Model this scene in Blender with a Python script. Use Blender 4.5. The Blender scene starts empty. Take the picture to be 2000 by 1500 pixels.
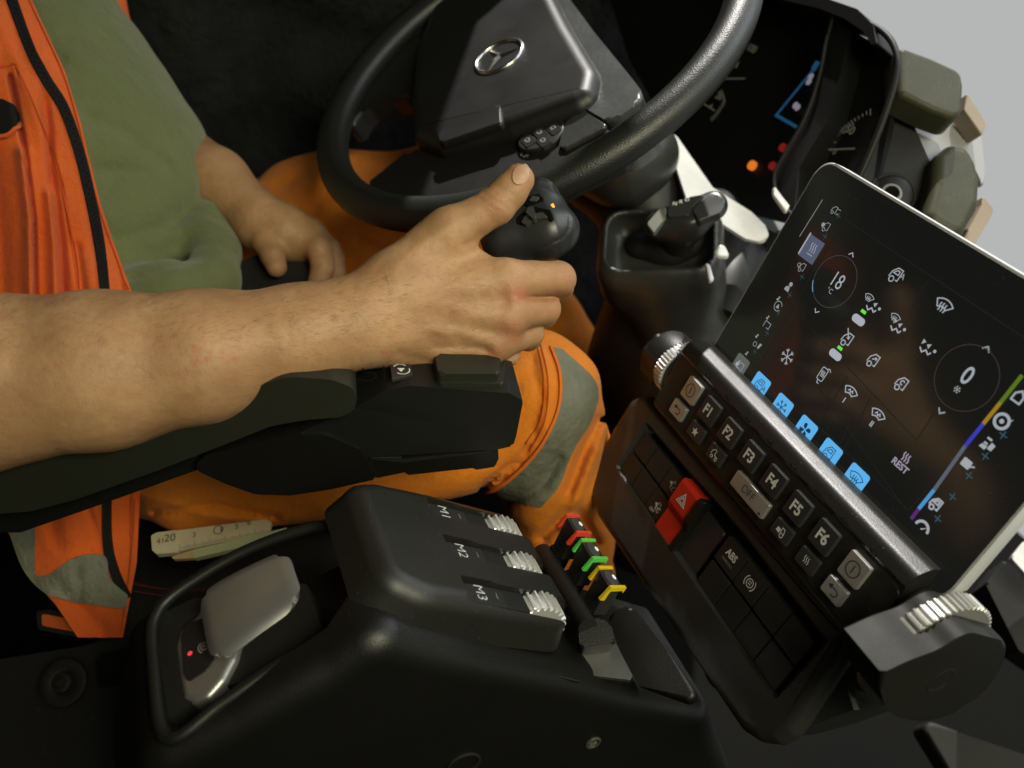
import bpy, bmesh, math, random
import numpy as np
from mathutils import Vector, Matrix
random.seed(4); rng = np.random.default_rng(4)
R = math.radians
scene = bpy.context.scene
COL = scene.collection
# ------------------------------------------------------------------ camera
F = 1700.0                                        # focal length in photo pixels (2000 wide)
AX = np.array([0.93339728, 0.21467448, -0.28754892])      # cab axes seen from the camera
AY = np.array([-0.35884465, 0.55875811, -0.74767633])
AZ = np.cross(AX, AY)
CAM = np.array([0.0, 0.0, 1.25])
cd = bpy.data.cameras.new('camera'); cam = bpy.data.objects.new('camera', cd); COL.objects.link(cam)
cd.sensor_width = 36.0; cd.lens = F / 2000 * 36; cd.clip_start = 0.02; cd.clip_end = 500
cam.matrix_world = Matrix(((AX[0], AX[1], AX[2], CAM[0]), (AY[0], AY[1], AY[2], CAM[1]), (AZ[0], AZ[1], AZ[2], CAM[2]), (0, 0, 0, 1)))
cd.dof.use_dof = True; cd.dof.focus_distance = 0.655; cd.dof.aperture_fstop = 5.0
scene.camera = cam
# ------------------------------------------------------------------ world and lamps
w = bpy.data.worlds.new('World'); scene.world = w; w.use_nodes = True
bg = w.node_tree.nodes['Background']; bg.inputs[0].default_value = (0.985, 1.0, 1.0, 1); bg.inputs[1].default_value = 0.47
def lamp(name, loc, target, size, power, color, sy=None, spread=180):
    l = bpy.data.lights.new(name, 'AREA'); l.energy = power; l.color = color; l.size = size
    l.spread = R(spread)
    if sy: l.shape = 'RECTANGLE'; l.size_y = sy
    o = bpy.data.objects.new(name, l); COL.objects.link(o); o.location = loc
    o.rotation_euler = (Vector(target) - Vector(loc)).to_track_quat('-Z', 'Y').to_euler(); return o
lamp('passenger_window_light', (0.42, -.52, 1.78), (0.20, 0.38, 0.85), .7, 4.9, (1.0, .95, .66), .5, 95)
lamp('side_window_glow', (0.45, -.74, 1.36), (0.3, 0.4, 0.8), 1.0, 1.0, (.86, .92, .42), .35)
lamp('windscreen_light', (1.25, .45, 1.65), (0.1, 0.65, 0.9), 1.0, 6.0, (.88, .95, 1.0), .6)
sun = bpy.data.lights.new('sun', 'SUN'); sun.energy = 5.0; sun.angle = R(.6); sun.color = (1, .97, .91)
so = bpy.data.objects.new('sun', sun); COL.objects.link(so); so.location = (2, 0, 3)
so.rotation_euler = Vector((-.33, -.52, -.78)).to_track_quat('-Z', 'Y').to_euler()
vs = scene.view_settings; vs.view_transform = 'Standard'; vs.look = 'None'; vs.gamma = 1; vs.exposure = 0; vs.use_curve_mapping = False
scene.render.engine = 'CYCLES'; scene.cycles.max_bounces = 6
# ------------------------------------------------------------------ geometry helpers
def c2w(v): v = np.asarray(v, float); return np.stack([v @ AX, v @ AY, v @ AZ], -1) + CAM
def P(px, py, d): return c2w([(px - 1000) / F * d, (750 - py) / F * d, -d])
def w2px(p):
    q = np.asarray(p) - CAM; M = np.stack([AX, AY, AZ]); c = q @ M
    return 1000 + F * c[..., 0] / -c[..., 2], 750 - F * c[..., 1] / -c[..., 2], -c[..., 2]
EX, EY, EZ = np.eye(3)
def nz(v): v = np.asarray(v, float); return v / np.linalg.norm(v)
class Fr:
    def __init__(s, o, ex, ey): s.o = np.array(o, float); s.ex = nz(ex); ey = np.asarray(ey, float); s.ey = nz(ey - s.ex * (s.ex @ ey)); s.ez = np.cross(s.ex, s.ey)
    def pt(s, u, v, w=0.): return s.o + s.ex * u + s.ey * v + s.ez * w
    def hit(s, px, py, w=0.):
        r = P(px, py, 1.) - CAM; t = ((s.o + s.ez * w - CAM) @ s.ez) / (r @ s.ez); q = CAM + r * t - s.o
        return np.array([q @ s.ex, q @ s.ey])
    def at(s, px, py, w=0.): u = s.hit(px, py, w); return s.pt(u[0], u[1], w)
    def depth(s, px, py, w=0.): return w2px(s.at(px, py, w))[2]
    def moved(s, u, v, w=0., rot=0.):
        c, n = math.cos(rot), math.sin(rot); return Fr(s.pt(u, v, w), s.ex * c + s.ey * n, s.ey * c - s.ex * n)
WL = {}
def link(o, parent=None, wloc=(0, 0, 0)):
    COL.objects.link(o); wl = Vector(wloc); WL[o.name] = wl
    if parent is not None: o.parent = parent; o.location = wl - WL[parent.name]
    else: o.location = wl
    return o
def thing(name, label, cat, loc, group=None):
    o = bpy.data.objects.new(name, None); o.empty_display_size = .02; link(o, None, loc); tag(o, label, cat, group); return o
def tag(o, label=None, cat=None, group=None, kind=None):
    if label: o['label'] = label
    if cat: o['category'] = cat
    if group: o['group'] = group
    if kind: o['kind'] = kind
    return o
def mk(name, V, Fc, mat, parent=None, smooth=True, sharp=35, wn=False):
    V = np.asarray(V, float); c = V.mean(0) if len(V) else np.zeros(3)
    me = bpy.data.meshes.new(name); me.from_pydata((V - c).tolist(), [], Fc if isinstance(Fc, list) else Fc.tolist())
    me.materials.append(mat); me.validate()
    if smooth and sharp:
        bm = bmesh.new(); bm.from_mesh(me); s = R(sharp)
        for f in bm.faces: f.smooth = True
        for e in bm.edges:
            if len(e.link_faces) == 2 and e.calc_face_angle(0) > s: e.smooth = False
        bm.to_mesh(me); bm.free()
    elif smooth: me.polygons.foreach_set('use_smooth', [True] * len(me.polygons))
    o = bpy.data.objects.new(name, me); link(o, parent, c)
    if wn: m = o.modifiers.new('wn', 'WEIGHTED_NORMAL'); m.keep_sharp = True
    return o
def mkbm(name, bm, mat, parent=None, sharp=35, wn=True):
    bmesh.ops.recalc_face_normals(bm, faces=bm.faces[:])
    bm.verts.index_update(); V = [tuple(v.co) for v in bm.verts]; Fc = [[v.index for v in f.verts] for f in bm.faces]; bm.free()
    return mk(name, V, Fc, mat, parent, True, sharp, wn)
def area2(p): return sum(p[i][0] * p[(i + 1) % len(p)][1] - p[(i + 1) % len(p)][0] * p[i][1] for i in range(len(p)))
def fillet(pts, r, n=5):
    pts = [np.asarray(p, float) for p in pts]
    if area2(pts) < 0:
        pts = pts[::-1]
        if isinstance(r, (list, tuple)): r = list(r)[::-1]
    out = []; N = len(pts)
    for i, p in enumerate(pts):
        ri = r[i] if isinstance(r, (list, tuple)) else r
        a, b = pts[i - 1] - p, pts[(i + 1) % N] - p; la, lb = np.linalg.norm(a), np.linalg.norm(b)
        if ri <= 0 or la < 1e-9 or lb < 1e-9: out.append(p); continue
        a /= la; b /= lb; ang = math.acos(max(-1, min(1, float(a @ b))))
        if ang > math.pi - .05: out.append(p); continue
        t = min(ri / math.tan(ang / 2), la * .47, lb * .47); rr = t * math.tan(ang / 2)
        c = p + nz(a + b) * (rr / math.sin(ang / 2)); s, e = p + a * t - c, p + b * t - c
        a0, a1 = math.atan2(s[1], s[0]), math.atan2(e[1], e[0]); dlt = (a1 - a0 + math.pi) % (2 * math.pi) - math.pi
        for k in range(n + 1): q = a0 + dlt * k / n; out.append(c + rr * np.array([math.cos(q), math.sin(q)]))
    return out
def inset(pts, d):
    out = []; n = len(pts)
    for i in range(n):
        a = nz(pts[i] - pts[i - 1]); b = nz(pts[(i + 1) % n] - pts[i]); na = np.array([-a[1], a[0]]); nb_ = np.array([-b[1], b[0]]); m = nz(na + nb_); out.append(pts[i] + m * d / max(.4, float(m @ na)))
    return out
def prism_bm(fr, pts, w0, w1, bev=0., seg=3, bb=0., taper=0., own=False):
    if own:
        bm = bmesh.new(); c = np.mean(pts, 0); rings = [([c + (np.asarray(p) - c) * (1 + taper) for p in pts], w0)]
        for k in range(seg + 1): a = k / seg * math.pi / 2; rings.append((inset(pts, bev * (1 - math.cos(a))), w1 - bev * (1 - math.sin(a))))
        VV = [[bm.verts.new(fr.pt(p[0], p[1], w_)) for p in rg] for rg, w_ in rings]; n = len(pts)
        for A_, B_ in zip(VV[:-1], VV[1:]):
            for i in range(n): bm.faces.new((A_[i], A_[(i + 1) % n], B_[(i + 1) % n], B_[i]))
        bm.faces.new(VV[0][::-1]); bm.faces.new(VV[-1]); return bm
    bm = bmesh.new(); c = np.mean(pts, 0)
    lo = [bm.verts.new(fr.pt(*(c + (np.asarray(p) - c) * (1 + taper)), w0)) for p in pts]; hi = [bm.verts.new(fr.pt(p[0], p[1], w1)) for p in pts]
    top = bm.faces.new(hi); bot = bm.faces.new(lo[::-1]); n = len(pts)
    for i in range(n): bm.faces.new((lo[i], lo[(i + 1) % n], hi[(i + 1) % n], hi[i]))
    if bev > 0: bmesh.ops.bevel(bm, geom=list(top.edges), offset=bev, segments=seg, affect='EDGES', profile=.5, clamp_overlap=True)
    if bb > 0:
        bot = min(bm.faces, key=lambda f: (np.array(f.calc_center_median()) - fr.o) @ fr.ez)
        bmesh.ops.bevel(bm, geom=list(bot.edges), offset=bb, segments=seg, affect='EDGES', profile=.5, clamp_overlap=True)
    return bm
def prism(name, fr, pts, w0, w1, mat, parent=None, r=0., bev=0., seg=3, px=True, wp=None, bb=0., n=5, taper=0., own=False):
    if px: pts = [fr.hit(x, y, w1 if wp is None else wp) for x, y in pts]
    return mkbm(name, prism_bm(fr, fillet(pts, r, n), w0, w1, bev, seg, bb, taper, own), mat, parent)
def rect(u, v, a, b): return [(u - a, v - b), (u + a, v - b), (u + a, v + b), (u - a, v + b)]
def box(name, fr, u, v, a, b, w0, w1, mat, parent=None, r=.001, bev=.0005, seg=2, **k):
    return prism(name, fr, rect(u, v, a, b), w0, w1, mat, parent, r=r, bev=bev, seg=seg, px=False, n=3, **k)
def cut(o, cutters):
    dg = bpy.context.evaluated_depsgraph_get
    for m in list(o.modifiers): o.modifiers.remove(m)
    for c in cutters:
        for m in list(c.modifiers): c.modifiers.remove(m)
        m = o.modifiers.new('b', 'BOOLEAN'); m.operation = 'DIFFERENCE'; m.object = c; m.solver = 'EXACT'; m.use_self = o.name.startswith('frame')
    bpy.context.view_layer.update()
    me = bpy.data.meshes.new_from_object(o.evaluated_get(dg())); o.modifiers.clear(); old = o.data; o.data = me
    for c in cutters: bpy.data.objects.remove(c)
    bm = bmesh.new(); bm.from_mesh(me)
    for f in bm.faces: f.smooth = True
    for e in bm.edges:
        e.smooth = not (len(e.link_faces) == 2 and e.calc_face_angle(0) > R(35))
    bm.to_mesh(me); bm.free()
    while len(me.materials) > 1: me.materials.pop()
    for p in me.polygons: p.material_index = 0
    m = o.modifiers.new('wn', 'WEIGHTED_NORMAL'); m.keep_sharp = True
    return o
def crv(pts, n=8):
    """Catmull-Rom through points"""
    p = [np.asarray(q, float) for q in pts]; p = [2 * p[0] - p[1]] + p + [2 * p[-1] - p[-2]]; out = []
    for i in range(1, len(p) - 2):
        for k in range(n):
            t = k / n; out.append(.5 * ((2 * p[i]) + (-p[i - 1] + p[i + 1]) * t + (2 * p[i - 1] - 5 * p[i] + 4 * p[i + 1] - p[i + 2]) * t * t + (-p[i - 1] + 3 * p[i] - 3 * p[i + 1] + p[i + 2]) * t ** 3))
    out.append(p[-2]); return np.array(out)
def tube(name, pts, rad, mat, parent=None, n=16, closed=False, flat=1., up=(0, 0, 1), sharp=0, rings=None):
    pts = np.asarray(pts, float); N = len(pts); rad = np.full(N, rad) if np.isscalar(rad) else np.asarray(rad, float)
    V = []; prev = None
    for i in range(N):
        a, b = (pts[i - 1], pts[(i + 1) % N]) if closed else (pts[max(i - 1, 0)], pts[min(i + 1, N - 1)])
        t = nz(b - a)
        if prev is None: s = np.asarray(up, float)
        else: s = prev
        s = nz(s - t * (s @ t)); prev = s; q = np.cross(t, s)
        for k in range(n): a_ = 2 * math.pi * k / n; V.append(pts[i] + rad[i] * (flat * math.cos(a_) * s + math.sin(a_) * q))
    Fc = []
    for i in range(N if closed else N - 1):
        j = (i + 1) % N
        for k in range(n): Fc.append([i * n + k, i * n + (k + 1) % n, j * n + (k + 1) % n, j * n + k])
    if not closed: Fc.append(list(range(n))[::-1]); Fc.append([(N - 1) * n + k for k in range(n)])
    return mk(name, V, Fc, mat, parent, True, sharp or 60)
def lathe(name, o, axis, prof, mat, parent=None, n=48, sharp=35):
    """prof: (radius, height along axis)"""
    a = nz(axis); s = nz(np.cross(a, [0.3, .5, .81])); q = np.cross(a, s); V = []; Fc = []; o = np.asarray(o, float)
    for r, h in prof:
        for k in range(n): t = 2 * math.pi * k / n; V.append(o + a * h + r * (math.cos(t) * s + math.sin(t) * q))
    m = len(prof)
    for i in range(m - 1):
        for k in range(n): Fc.append([i * n + k, i * n + (k + 1) % n, (i + 1) * n + (k + 1) % n, (i + 1) * n + k])
    Fc.append(list(range(n))[::-1]); Fc.append([(m - 1) * n + k for k in range(n)])
    return mk(name, V, Fc, mat, parent, True, sharp)
def sheet(name, fn, us, vs_, mat, parent=None, thick=.002, rev=False):
    """grid surface fn(u,v)->world point, given real thickness"""
    V = np.array([[fn(u, v) for v in vs_] for u in us]) if us is not None else fn; nu, nv = V.shape[:2]
    du = np.gradient(V, axis=0); dv = np.gradient(V, axis=1); N = np.cross(du, dv); N /= np.linalg.norm(N, axis=2, keepdims=True) + 1e-12
    if rev: N = -N
    B = V - N * thick; A = np.concatenate([V.reshape(-1, 3), B.reshape(-1, 3)]); m = nu * nv; Fc = []
    g = lambda i, j: i * nv + j
    for i in range(nu - 1):
        for j in range(nv - 1):
            Fc.append([g(i, j), g(i + 1, j), g(i + 1, j + 1), g(i, j + 1)]); Fc.append([m + g(i, j + 1), m + g(i + 1, j + 1), m + g(i + 1, j), m + g(i, j)])
    for i in range(nu - 1):
        for j in (0, nv - 1): Fc.append([g(i, j), m + g(i, j), m + g(i + 1, j), g(i + 1, j)])
    for j in range(nv - 1):
        for i in (0, nu - 1): Fc.append([g(i, j), m + g(i, j), m + g(i, j + 1), g(i, j + 1)])
    bm = bmesh.new(); vv = [bm.verts.new(p) for p in A]
    for f in Fc: bm.faces.new([vv[k] for k in f])
    return mkbm(name, bm, mat, parent, sharp=50, wn=False)
# ------------------------------------------------------------------ signed distance bodies, polygonised by surface nets
def smin(a, b, k): h = np.clip(.5 + .5 * (b - a) / k, 0, 1); return b + (a - b) * h - k * h * (1 - h)
def smax(a, b, k): return -smin(-a, -b, k)
def cone(p, a, b, r1, r2):
    a = np.asarray(a); b = np.asarray(b); ab = b - a; t = np.clip((p - a) @ ab / (ab @ ab), 0, 1)
    return np.linalg.norm(p - a - t[:, None] * ab, axis=1) - (r1 + (r2 - r1) * t)
def sdf_mesh(name, f, lo, hi, h, mat, parent=None, B=8, smooth_it=0):
    lo = np.asarray(lo, float); hi = np.asarray(hi, float); nb = np.ceil((hi - lo) / (h * B)).astype(int); n = nb * B + 2
    g = np.stack(np.meshgrid(*[np.arange(k) for k in nb], indexing='ij'), -1).reshape(-1, 3)
    d = f(lo + (g + .5) * B * h); g = g[np.abs(d) < B * h * 1.25]
    l = np.stack(np.meshgrid(*[np.arange(B + 1)] * 3, indexing='ij'), -1)
    key = lambda i: (i[..., 0] + 4) + (i[..., 1] + 4) * (n[0] + 8) + (i[..., 2] + 4) * (n[0] + 8) * (n[1] + 8)
    K = []; VV = []; EE = [[], [], []]; corners = [(a, b, c) for a in (0, 1) for b in (0, 1) for c in (0, 1)]
    edges = [(a, b) for a in range(8) for b in range(a + 1, 8) if bin(a ^ b).count('1') == 1]; cn = np.array(corners)
    for s in range(0, len(g), 150):
        gi = g[s:s + 150]; idx = gi[:, None, None, None] * B + l; D = f((lo + idx.reshape(-1, 3) * h)).reshape(idx.shape[:-1])
        cs = np.stack([D[:, a:B + a, b:B + b, c:B + c] for a, b, c in corners], -1)
        act = (cs.min(-1) < 0) & (cs.max(-1) >= 0); ii = idx[:, :B, :B, :B][act]; dd = cs[act]
        if not len(ii): continue
        acc = np.zeros((len(ii), 3)); cnt = np.zeros(len(ii))
        for a, b in edges:
            x = (dd[:, a] < 0) != (dd[:, b] < 0); t = dd[:, a] / (dd[:, a] - dd[:, b] + 1e-20)
            acc += np.where(x[:, None], cn[a] + (cn[b] - cn[a]) * t[:, None], 0); cnt += x
        K.append(key(ii)); VV.append(lo + (ii + acc / cnt[:, None]) * h)
        for ax, c1 in enumerate((4, 2, 1)):
            x = (dd[:, 0] < 0) != (dd[:, c1] < 0); EE[ax].append(np.concatenate([ii[x], (dd[x, 0] < 0)[:, None]], 1))
    K = np.concatenate(K); VV = np.concatenate(VV); o = np.argsort(K); K = K[o]; VV = VV[o]; Fc = []
    for ax in range(3):
        e = np.concatenate(EE[ax]); b, c = (ax + 1) % 3, (ax + 2) % 3; i0 = e[:, :3]; q = []
        for ob, oc in ((0, 0), (1, 0), (1, 1), (0, 1)):
            j = i0.copy(); j[:, b] -= ob; j[:, c] -= oc; kk = key(j); pos = np.clip(np.searchsorted(K, kk), 0, len(K) - 1); q.append(np.where(K[pos] == kk, pos, -1))
        q = np.stack(q, 1); ok = (q >= 0).all(1); q = q[ok]; sgn = e[ok, 3] == 1
        q[~sgn] = q[~sgn][:, ::-1]; Fc.append(q)
    Fc = np.concatenate(Fc)
    if smooth_it:
        ed = np.concatenate([Fc[:, [0, 1]], Fc[:, [1, 2]], Fc[:, [2, 3]], Fc[:, [3, 0]]]); ed = np.concatenate([ed, ed[:, ::-1]])
        for _ in range(smooth_it):
            s = np.zeros_like(VV); c = np.zeros(len(VV)); np.add.at(s, ed[:, 0], VV[ed[:, 1]]); np.add.at(c, ed[:, 0], 1); c = np.maximum(c, 1); VV = VV * .5 + .5 * s / c[:, None]
    o = mk(name, VV, Fc, mat, parent, True, 0); o['_n'] = len(VV); del o['_n']
    print(name, len(VV)); return o
# ------------------------------------------------------------------ marks: strokes and lettering
def ribbon(bm, fr, pts, lw, w, close=False):
    p = [np.asarray(q, float) for q in pts]; n = len(p); L = []; Rr = []
    for i in range(n):
        if close: a, b = p[i] - p[i - 1], p[(i + 1) % n] - p[i]
        else: a = p[i] - p[i - 1] if i else p[1] - p[0]; b = p[i + 1] - p[i] if i < n - 1 else a
        a = nz(a); b = nz(b); na = np.array([-a[1], a[0]]); nb_ = np.array([-b[1], b[0]]); m = na + nb_; l = np.linalg.norm(m)
        m = m / l if l > .2 else na; s = lw / 2 / max(.45, float(m @ na)); L.append(bm.verts.new(fr.pt(*(p[i] + m * s), w))); Rr.append(bm.verts.new(fr.pt(*(p[i] - m * s), w)))
    for i in range(n if close else n - 1): j = (i + 1) % n; bm.faces.new((Rr[i], Rr[j], L[j], L[i]))
def circ(x, y, r, a0=0, a1=360, n=20): return [(x + r * math.cos(R(a0 + (a1 - a0) * k / n)), y + r * math.sin(R(a0 + (a1 - a0) * k / n))) for k in range(n + 1)]
def glyph(name, fr, u, v, s, strokes, lw, mat, parent, w=.0003, fills=(), rot=0):
    """strokes and fills in units of s round (u,v)"""
    bm = bmesh.new(); f = fr.moved(u, v, 0, R(rot)); k = 0
    for st in strokes:
        st = [(x * s, y * s) for x, y in st]; cl = len(st) > 3 and abs(st[0][0] - st[-1][0]) + abs(st[0][1] - st[-1][1]) < 1e-6
        ribbon(bm, f, st[:-1] if cl else st, lw, w + k * 2e-5, cl); k += 1
    for fl in fills:
        fl = [(x * s, y * s) for x, y in fl]
        if area2(fl) < 0: fl = fl[::-1]
        bm.faces.new([bm.verts.new(f.pt(x, y, w + k * 2e-5)) for x, y in fl]); k += 1
    V = [tuple(q.co) for q in bm.verts]; bm.verts.index_update(); Fc = [[q.index for q in fc.verts] for fc in bm.faces]; bm.free()
    return mk(name, V, Fc, mat, parent, False)
def text(name, body, fr, u, v, size, mat, parent, w=.0003, rot=0, bold=0.03, sx=1.):
    c = bpy.data.curves.new('t', 'FONT'); c.body = body; c.size = 1; c.align_x = 'CENTER'; c.align_y = 'CENTER'; c.offset = bold; c.resolution_u = 3
    o = bpy.data.objects.new('t', c); COL.objects.link(o); bpy.context.view_layer.update()
    me = bpy.data.meshes.new_from_object(o.evaluated_get(bpy.context.evaluated_depsgraph_get())); f = fr.moved(u, v, 0, R(rot))
    V = [f.pt(q.co[0] * size * sx, q.co[1] * size, w) for q in me.vertices]; Fc = [list(q.vertices) for q in me.polygons]
    bpy.data.objects.remove(o); return mk(name, V, Fc, mat, parent, False)
# ------------------------------------------------------------------ materials
MATS = {}
def mat(name, color, rough=.5, metal=0., bump=(), spec=.5, emit=None, es=1., sss=0., coat=0., var=0., vscale=6., rvar=0., aniso=0, sheen=0, dust=0):
    if name in MATS: return MATS[name]
    m = bpy.data.materials.new(name); m.use_nodes = True; nt = m.node_tree; b = nt.nodes['Principled BSDF']; L = nt.links.new
    b.inputs['Base Color'].default_value = (*color, 1); b.inputs['Roughness'].default_value = rough; b.inputs['Metallic'].default_value = metal
    b.inputs['Specular IOR Level'].default_value = spec; b.inputs['Coat Weight'].default_value = coat; b.inputs['Coat Roughness'].default_value = .08
    if sheen: b.inputs['Sheen Weight'].default_value = sheen
    if sss: b.inputs['Subsurface Weight'].default_value = sss; b.inputs['Subsurface Radius'].default_value = (1, .35, .2); b.inputs['Subsurface Scale'].default_value = .006
    if emit: b.inputs['Emission Color'].default_value = (*emit, 1); b.inputs['Emission Strength'].default_value = es
    tc = nt.nodes.new('ShaderNodeTexCoord')
    def noise(sc, det=4, ro=.6): n = nt.nodes.new('ShaderNodeTexNoise'); n.inputs['Scale'].default_value = sc; n.inputs['Detail'].default_value = det; n.inputs['Roughness'].default_value = ro; L(tc.outputs['Object'], n.inputs['Vector']); return n
    if var:
        n = noise(vscale); mr = nt.nodes.new('ShaderNodeMapRange'); mr.inputs[1].default_value = .3; mr.inputs[2].default_value = .7; mr.inputs[3].default_value = 1 - var; mr.inputs[4].default_value = 1 + var
        L(n.outputs[0], mr.inputs[0]); mx = nt.nodes.new('ShaderNodeVectorMath'); mx.operation = 'SCALE'; mx.inputs[0].default_value = color; L(mr.outputs[0], mx.inputs['Scale']); L(mx.outputs[0], b.inputs['Base Color'])
    if rvar:
        n = noise(vscale * 3); mr = nt.nodes.new('ShaderNodeMapRange'); mr.inputs[1].default_value = .3; mr.inputs[2].default_value = .7; mr.inputs[3].default_value = rough - rvar; mr.inputs[4].default_value = rough + rvar; L(n.outputs[0], mr.inputs[0]); L(mr.outputs[0], b.inputs['Roughness'])
    if dust:   # sparse pale dust specks lying on the surface
        vo = nt.nodes.new('ShaderNodeTexVoronoi'); vo.inputs['Scale'].default_value = 330; L(tc.outputs['Object'], vo.inputs['Vector'])
        n = noise(60, 2); md = nt.nodes.new('ShaderNodeMath'); md.operation = 'MULTIPLY'; md.inputs[1].default_value = .20 * dust; L(n.outputs[0], md.inputs[0])
        lt = nt.nodes.new('ShaderNodeMath'); lt.operation = 'LESS_THAN'; L(vo.outputs['Distance'], lt.inputs[0]); L(md.outputs[0], lt.inputs[1])
        mm = nt.nodes.new('ShaderNodeMath'); mm.operation = 'MULTIPLY'; mm.inputs[1].default_value = .5; L(lt.outputs[0], mm.inputs[0])
        mx = nt.nodes.new('ShaderNodeMix'); mx.data_type = 'RGBA'; mx.inputs[7].default_value = (.35, .33, .28, 1)
        src = b.inputs['Base Color'].links[0].from_socket if b.inputs['Base Color'].links else None
        if src: L(src, mx.inputs[6])
        else: mx.inputs[6].default_value = (*color, 1)
        L(mm.outputs[0], mx.inputs[0]); L(mx.outputs[2], b.inputs['Base Color'])
    prev = None
    for kind, sc, dist in bump:
        if kind == 'n': t = noise(sc, 5); out = t.outputs[0]
        elif kind == 'v': t = nt.nodes.new('ShaderNodeTexVoronoi'); t.feature = 'SMOOTH_F1'; t.inputs['Scale'].default_value = sc; L(tc.outputs['Object'], t.inputs['Vector']); out = t.outputs['Distance']
        elif kind == 'e': t = nt.nodes.new('ShaderNodeTexVoronoi'); t.feature = 'DISTANCE_TO_EDGE'; t.inputs['Scale'].default_value = sc; L(tc.outputs['Object'], t.inputs['Vector']); out = t.outputs['Distance']
        else:
            t = nt.nodes.new('ShaderNodeTexWave'); t.inputs['Scale'].default_value = sc; t.inputs['Distortion'].default_value = 1.0; t.bands_direction = 'DIAGONAL' if kind == 'w' else 'Z'; L(tc.outputs['Object'], t.inputs['Vector']); out = t.outputs[0]
        bp = nt.nodes.new('ShaderNodeBump'); bp.inputs['Strength'].default_value = 1; bp.inputs['Distance'].default_value = dist; L(out, bp.inputs['Height'])
        if prev: L(prev.outputs[0], bp.inputs['Normal'])
        prev = bp
    if prev: L(prev.outputs[0], b.inputs['Normal'])
    MATS[name] = m; return m
GR = (('n', 1400, .00012), ('v', 900, .0001))
M_blk = mat('black_plastic', (.006, .006, .0055), .40, spec=.35, bump=GR, rvar=.05, dust=.3)
M_blk2 = mat('charcoal_plastic', (.013, .0135, .012), .45, spec=.4, bump=GR, rvar=.06, dust=.4)
M_soft = mat('soft_touch_black', (.008, .0085, .007), .45, spec=.4, bump=(('n', 900, .00008),), rvar=.04, dust=.4)
M_olive = mat('armrest_rubber', (.015, .0165, .0095), .5, spec=.45, bump=(('n', 1200, .0001),), rvar=.05, dust=.4)
M_deep = mat('deep_black', (.004, .004, .004), .7)
M_gap = mat('gap_black', (.003, .003, .003), .9, spec=.1)
M_gloss = mat('gloss_black', (.006, .006, .006), .12)
M_leather = mat('wheel_leather', (.011, .012, .010), .42, bump=(('e', 420, .00028), ('n', 900, .0001)), dust=.2)
M_hub = mat('hub_plastic', (.009, .009, .009), .44, bump=(('e', 800, .0001),), rvar=.04)
M_chrome = mat('chrome', (.80, .79, .76), .22, 1.)
M_silver = mat('satin_silver', (.5, .49, .475), .3, 1., rvar=.04, bump=(('n', 2500, .00002),))
M_rib = mat('ribbed_silver', (.72, .72, .72), .35, .55)
M_white = mat('print_white', (.7, .7, .68), .6)
M_dim = mat('print_grey', (.30, .30, .29), .6)
M_keyblk = mat('key_black', (.026, .0265, .0255), .30, spec=.4, bump=(('n', 1500, .00003),), rvar=.05, dust=.5)
M_keysil = mat('key_silver', (.52, .52, .50), .38, .75, rvar=.06, dust=.5)
M_red = mat('hazard_red', (.55, .025, .012), .38, rvar=.05)
M_skin = None
M_shirt = mat('green_cotton', (.128, .146, .058), .9, spec=.2, bump=(('n', 1500, .0005), ('n', 38, .0045)), var=.10, vscale=14, sheen=.25)
M_jack = mat('hivis_orange', (.85, .135, .010), .8, spec=.25, bump=(('w', 700, .0003), ('n', 60, .003)), var=.10, vscale=9, sheen=.1)
M_trou = mat('hivis_trouser_orange', (.88, .25, .010), .8, spec=.25, bump=(('w', 700, .0003), ('n', 42, .0035)), var=.12, vscale=12, sheen=.1)
M_hem = mat('orange_piping', (.80, .17, .01), .8, bump=(('w', 800, .0002),), var=.08)
M_refl = mat('reflective_grey', (.155, .16, .115), .55, bump=(('w', 900, .0001), ('n', 50, .004)), var=.22, vscale=30)
M_zip = mat('zip_black', (.006, .006, .006), .8, spec=.2)
M_cloth = mat('black_fabric', (.014, .015, .013), .95, spec=.1, bump=(('n', 22, .03), ('w', 300, .0004)), var=.5, vscale=10)
def emi(name, c, s=1.): return mat(name, (.01, .01, .01), .5, emit=c, es=s)
M_icon = emi('screen_white', (.42, .46, .50), .80)
M_icon2 = emi('screen_dim', (.33, .37, .38), .8)
M_tile = emi('screen_blue', (.10, .42, .80), 1.0)
M_teal = emi('screen_teal', (.035, .11, .15), .7)
M_line = emi('screen_line', (.04, .05, .05), .7)
M_green = emi('screen_green', (.12, .75, .06), 1.)
M_slate = emi('screen_slate', (.10, .12, .19), .8)
M_ledo = emi('led_orange', (1, .32, .02), 2.2)
M_ledr = emi('led_red', (1, .03, .05), 1.3)
# ================================================================== the cab shell (the setting)
def slab(name, lo, hi, m, kind='structure'):
    lo = np.array(lo, float); hi = np.array(hi, float); f = Fr((lo + hi) / 2, EX, EY); h = (hi - lo) / 2
    o = box(name, f, 0, 0, h[0], h[1], -h[2], h[2], m, None, r=.0, bev=.0); tag(o, kind=kind); return o
M_shell = mat('cab_lining', (.0045, .0045, .004), .9, spec=.1, bump=(('n', 300, .0005),), var=.2)
slab('cab_floor', (-1.1, -1.0, -.03), (1.35, 1.42, 0), M_shell)
slab('cab_roof', (-1.1, -1.0, 2.15), (.84, 1.42, 2.19), M_shell)
slab('cab_rear_wall', (-1.14, -1.0, 0), (-1.1, 1.42, 2.15), M_shell)
slab('passenger_wall', (-1.1, -.82, 0), (1.38, -.78, 1.12), M_shell); slab('passenger_wall', (-1.1, -.82, 1.12), (-.35, -.78, 2.15), M_shell)
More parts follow.
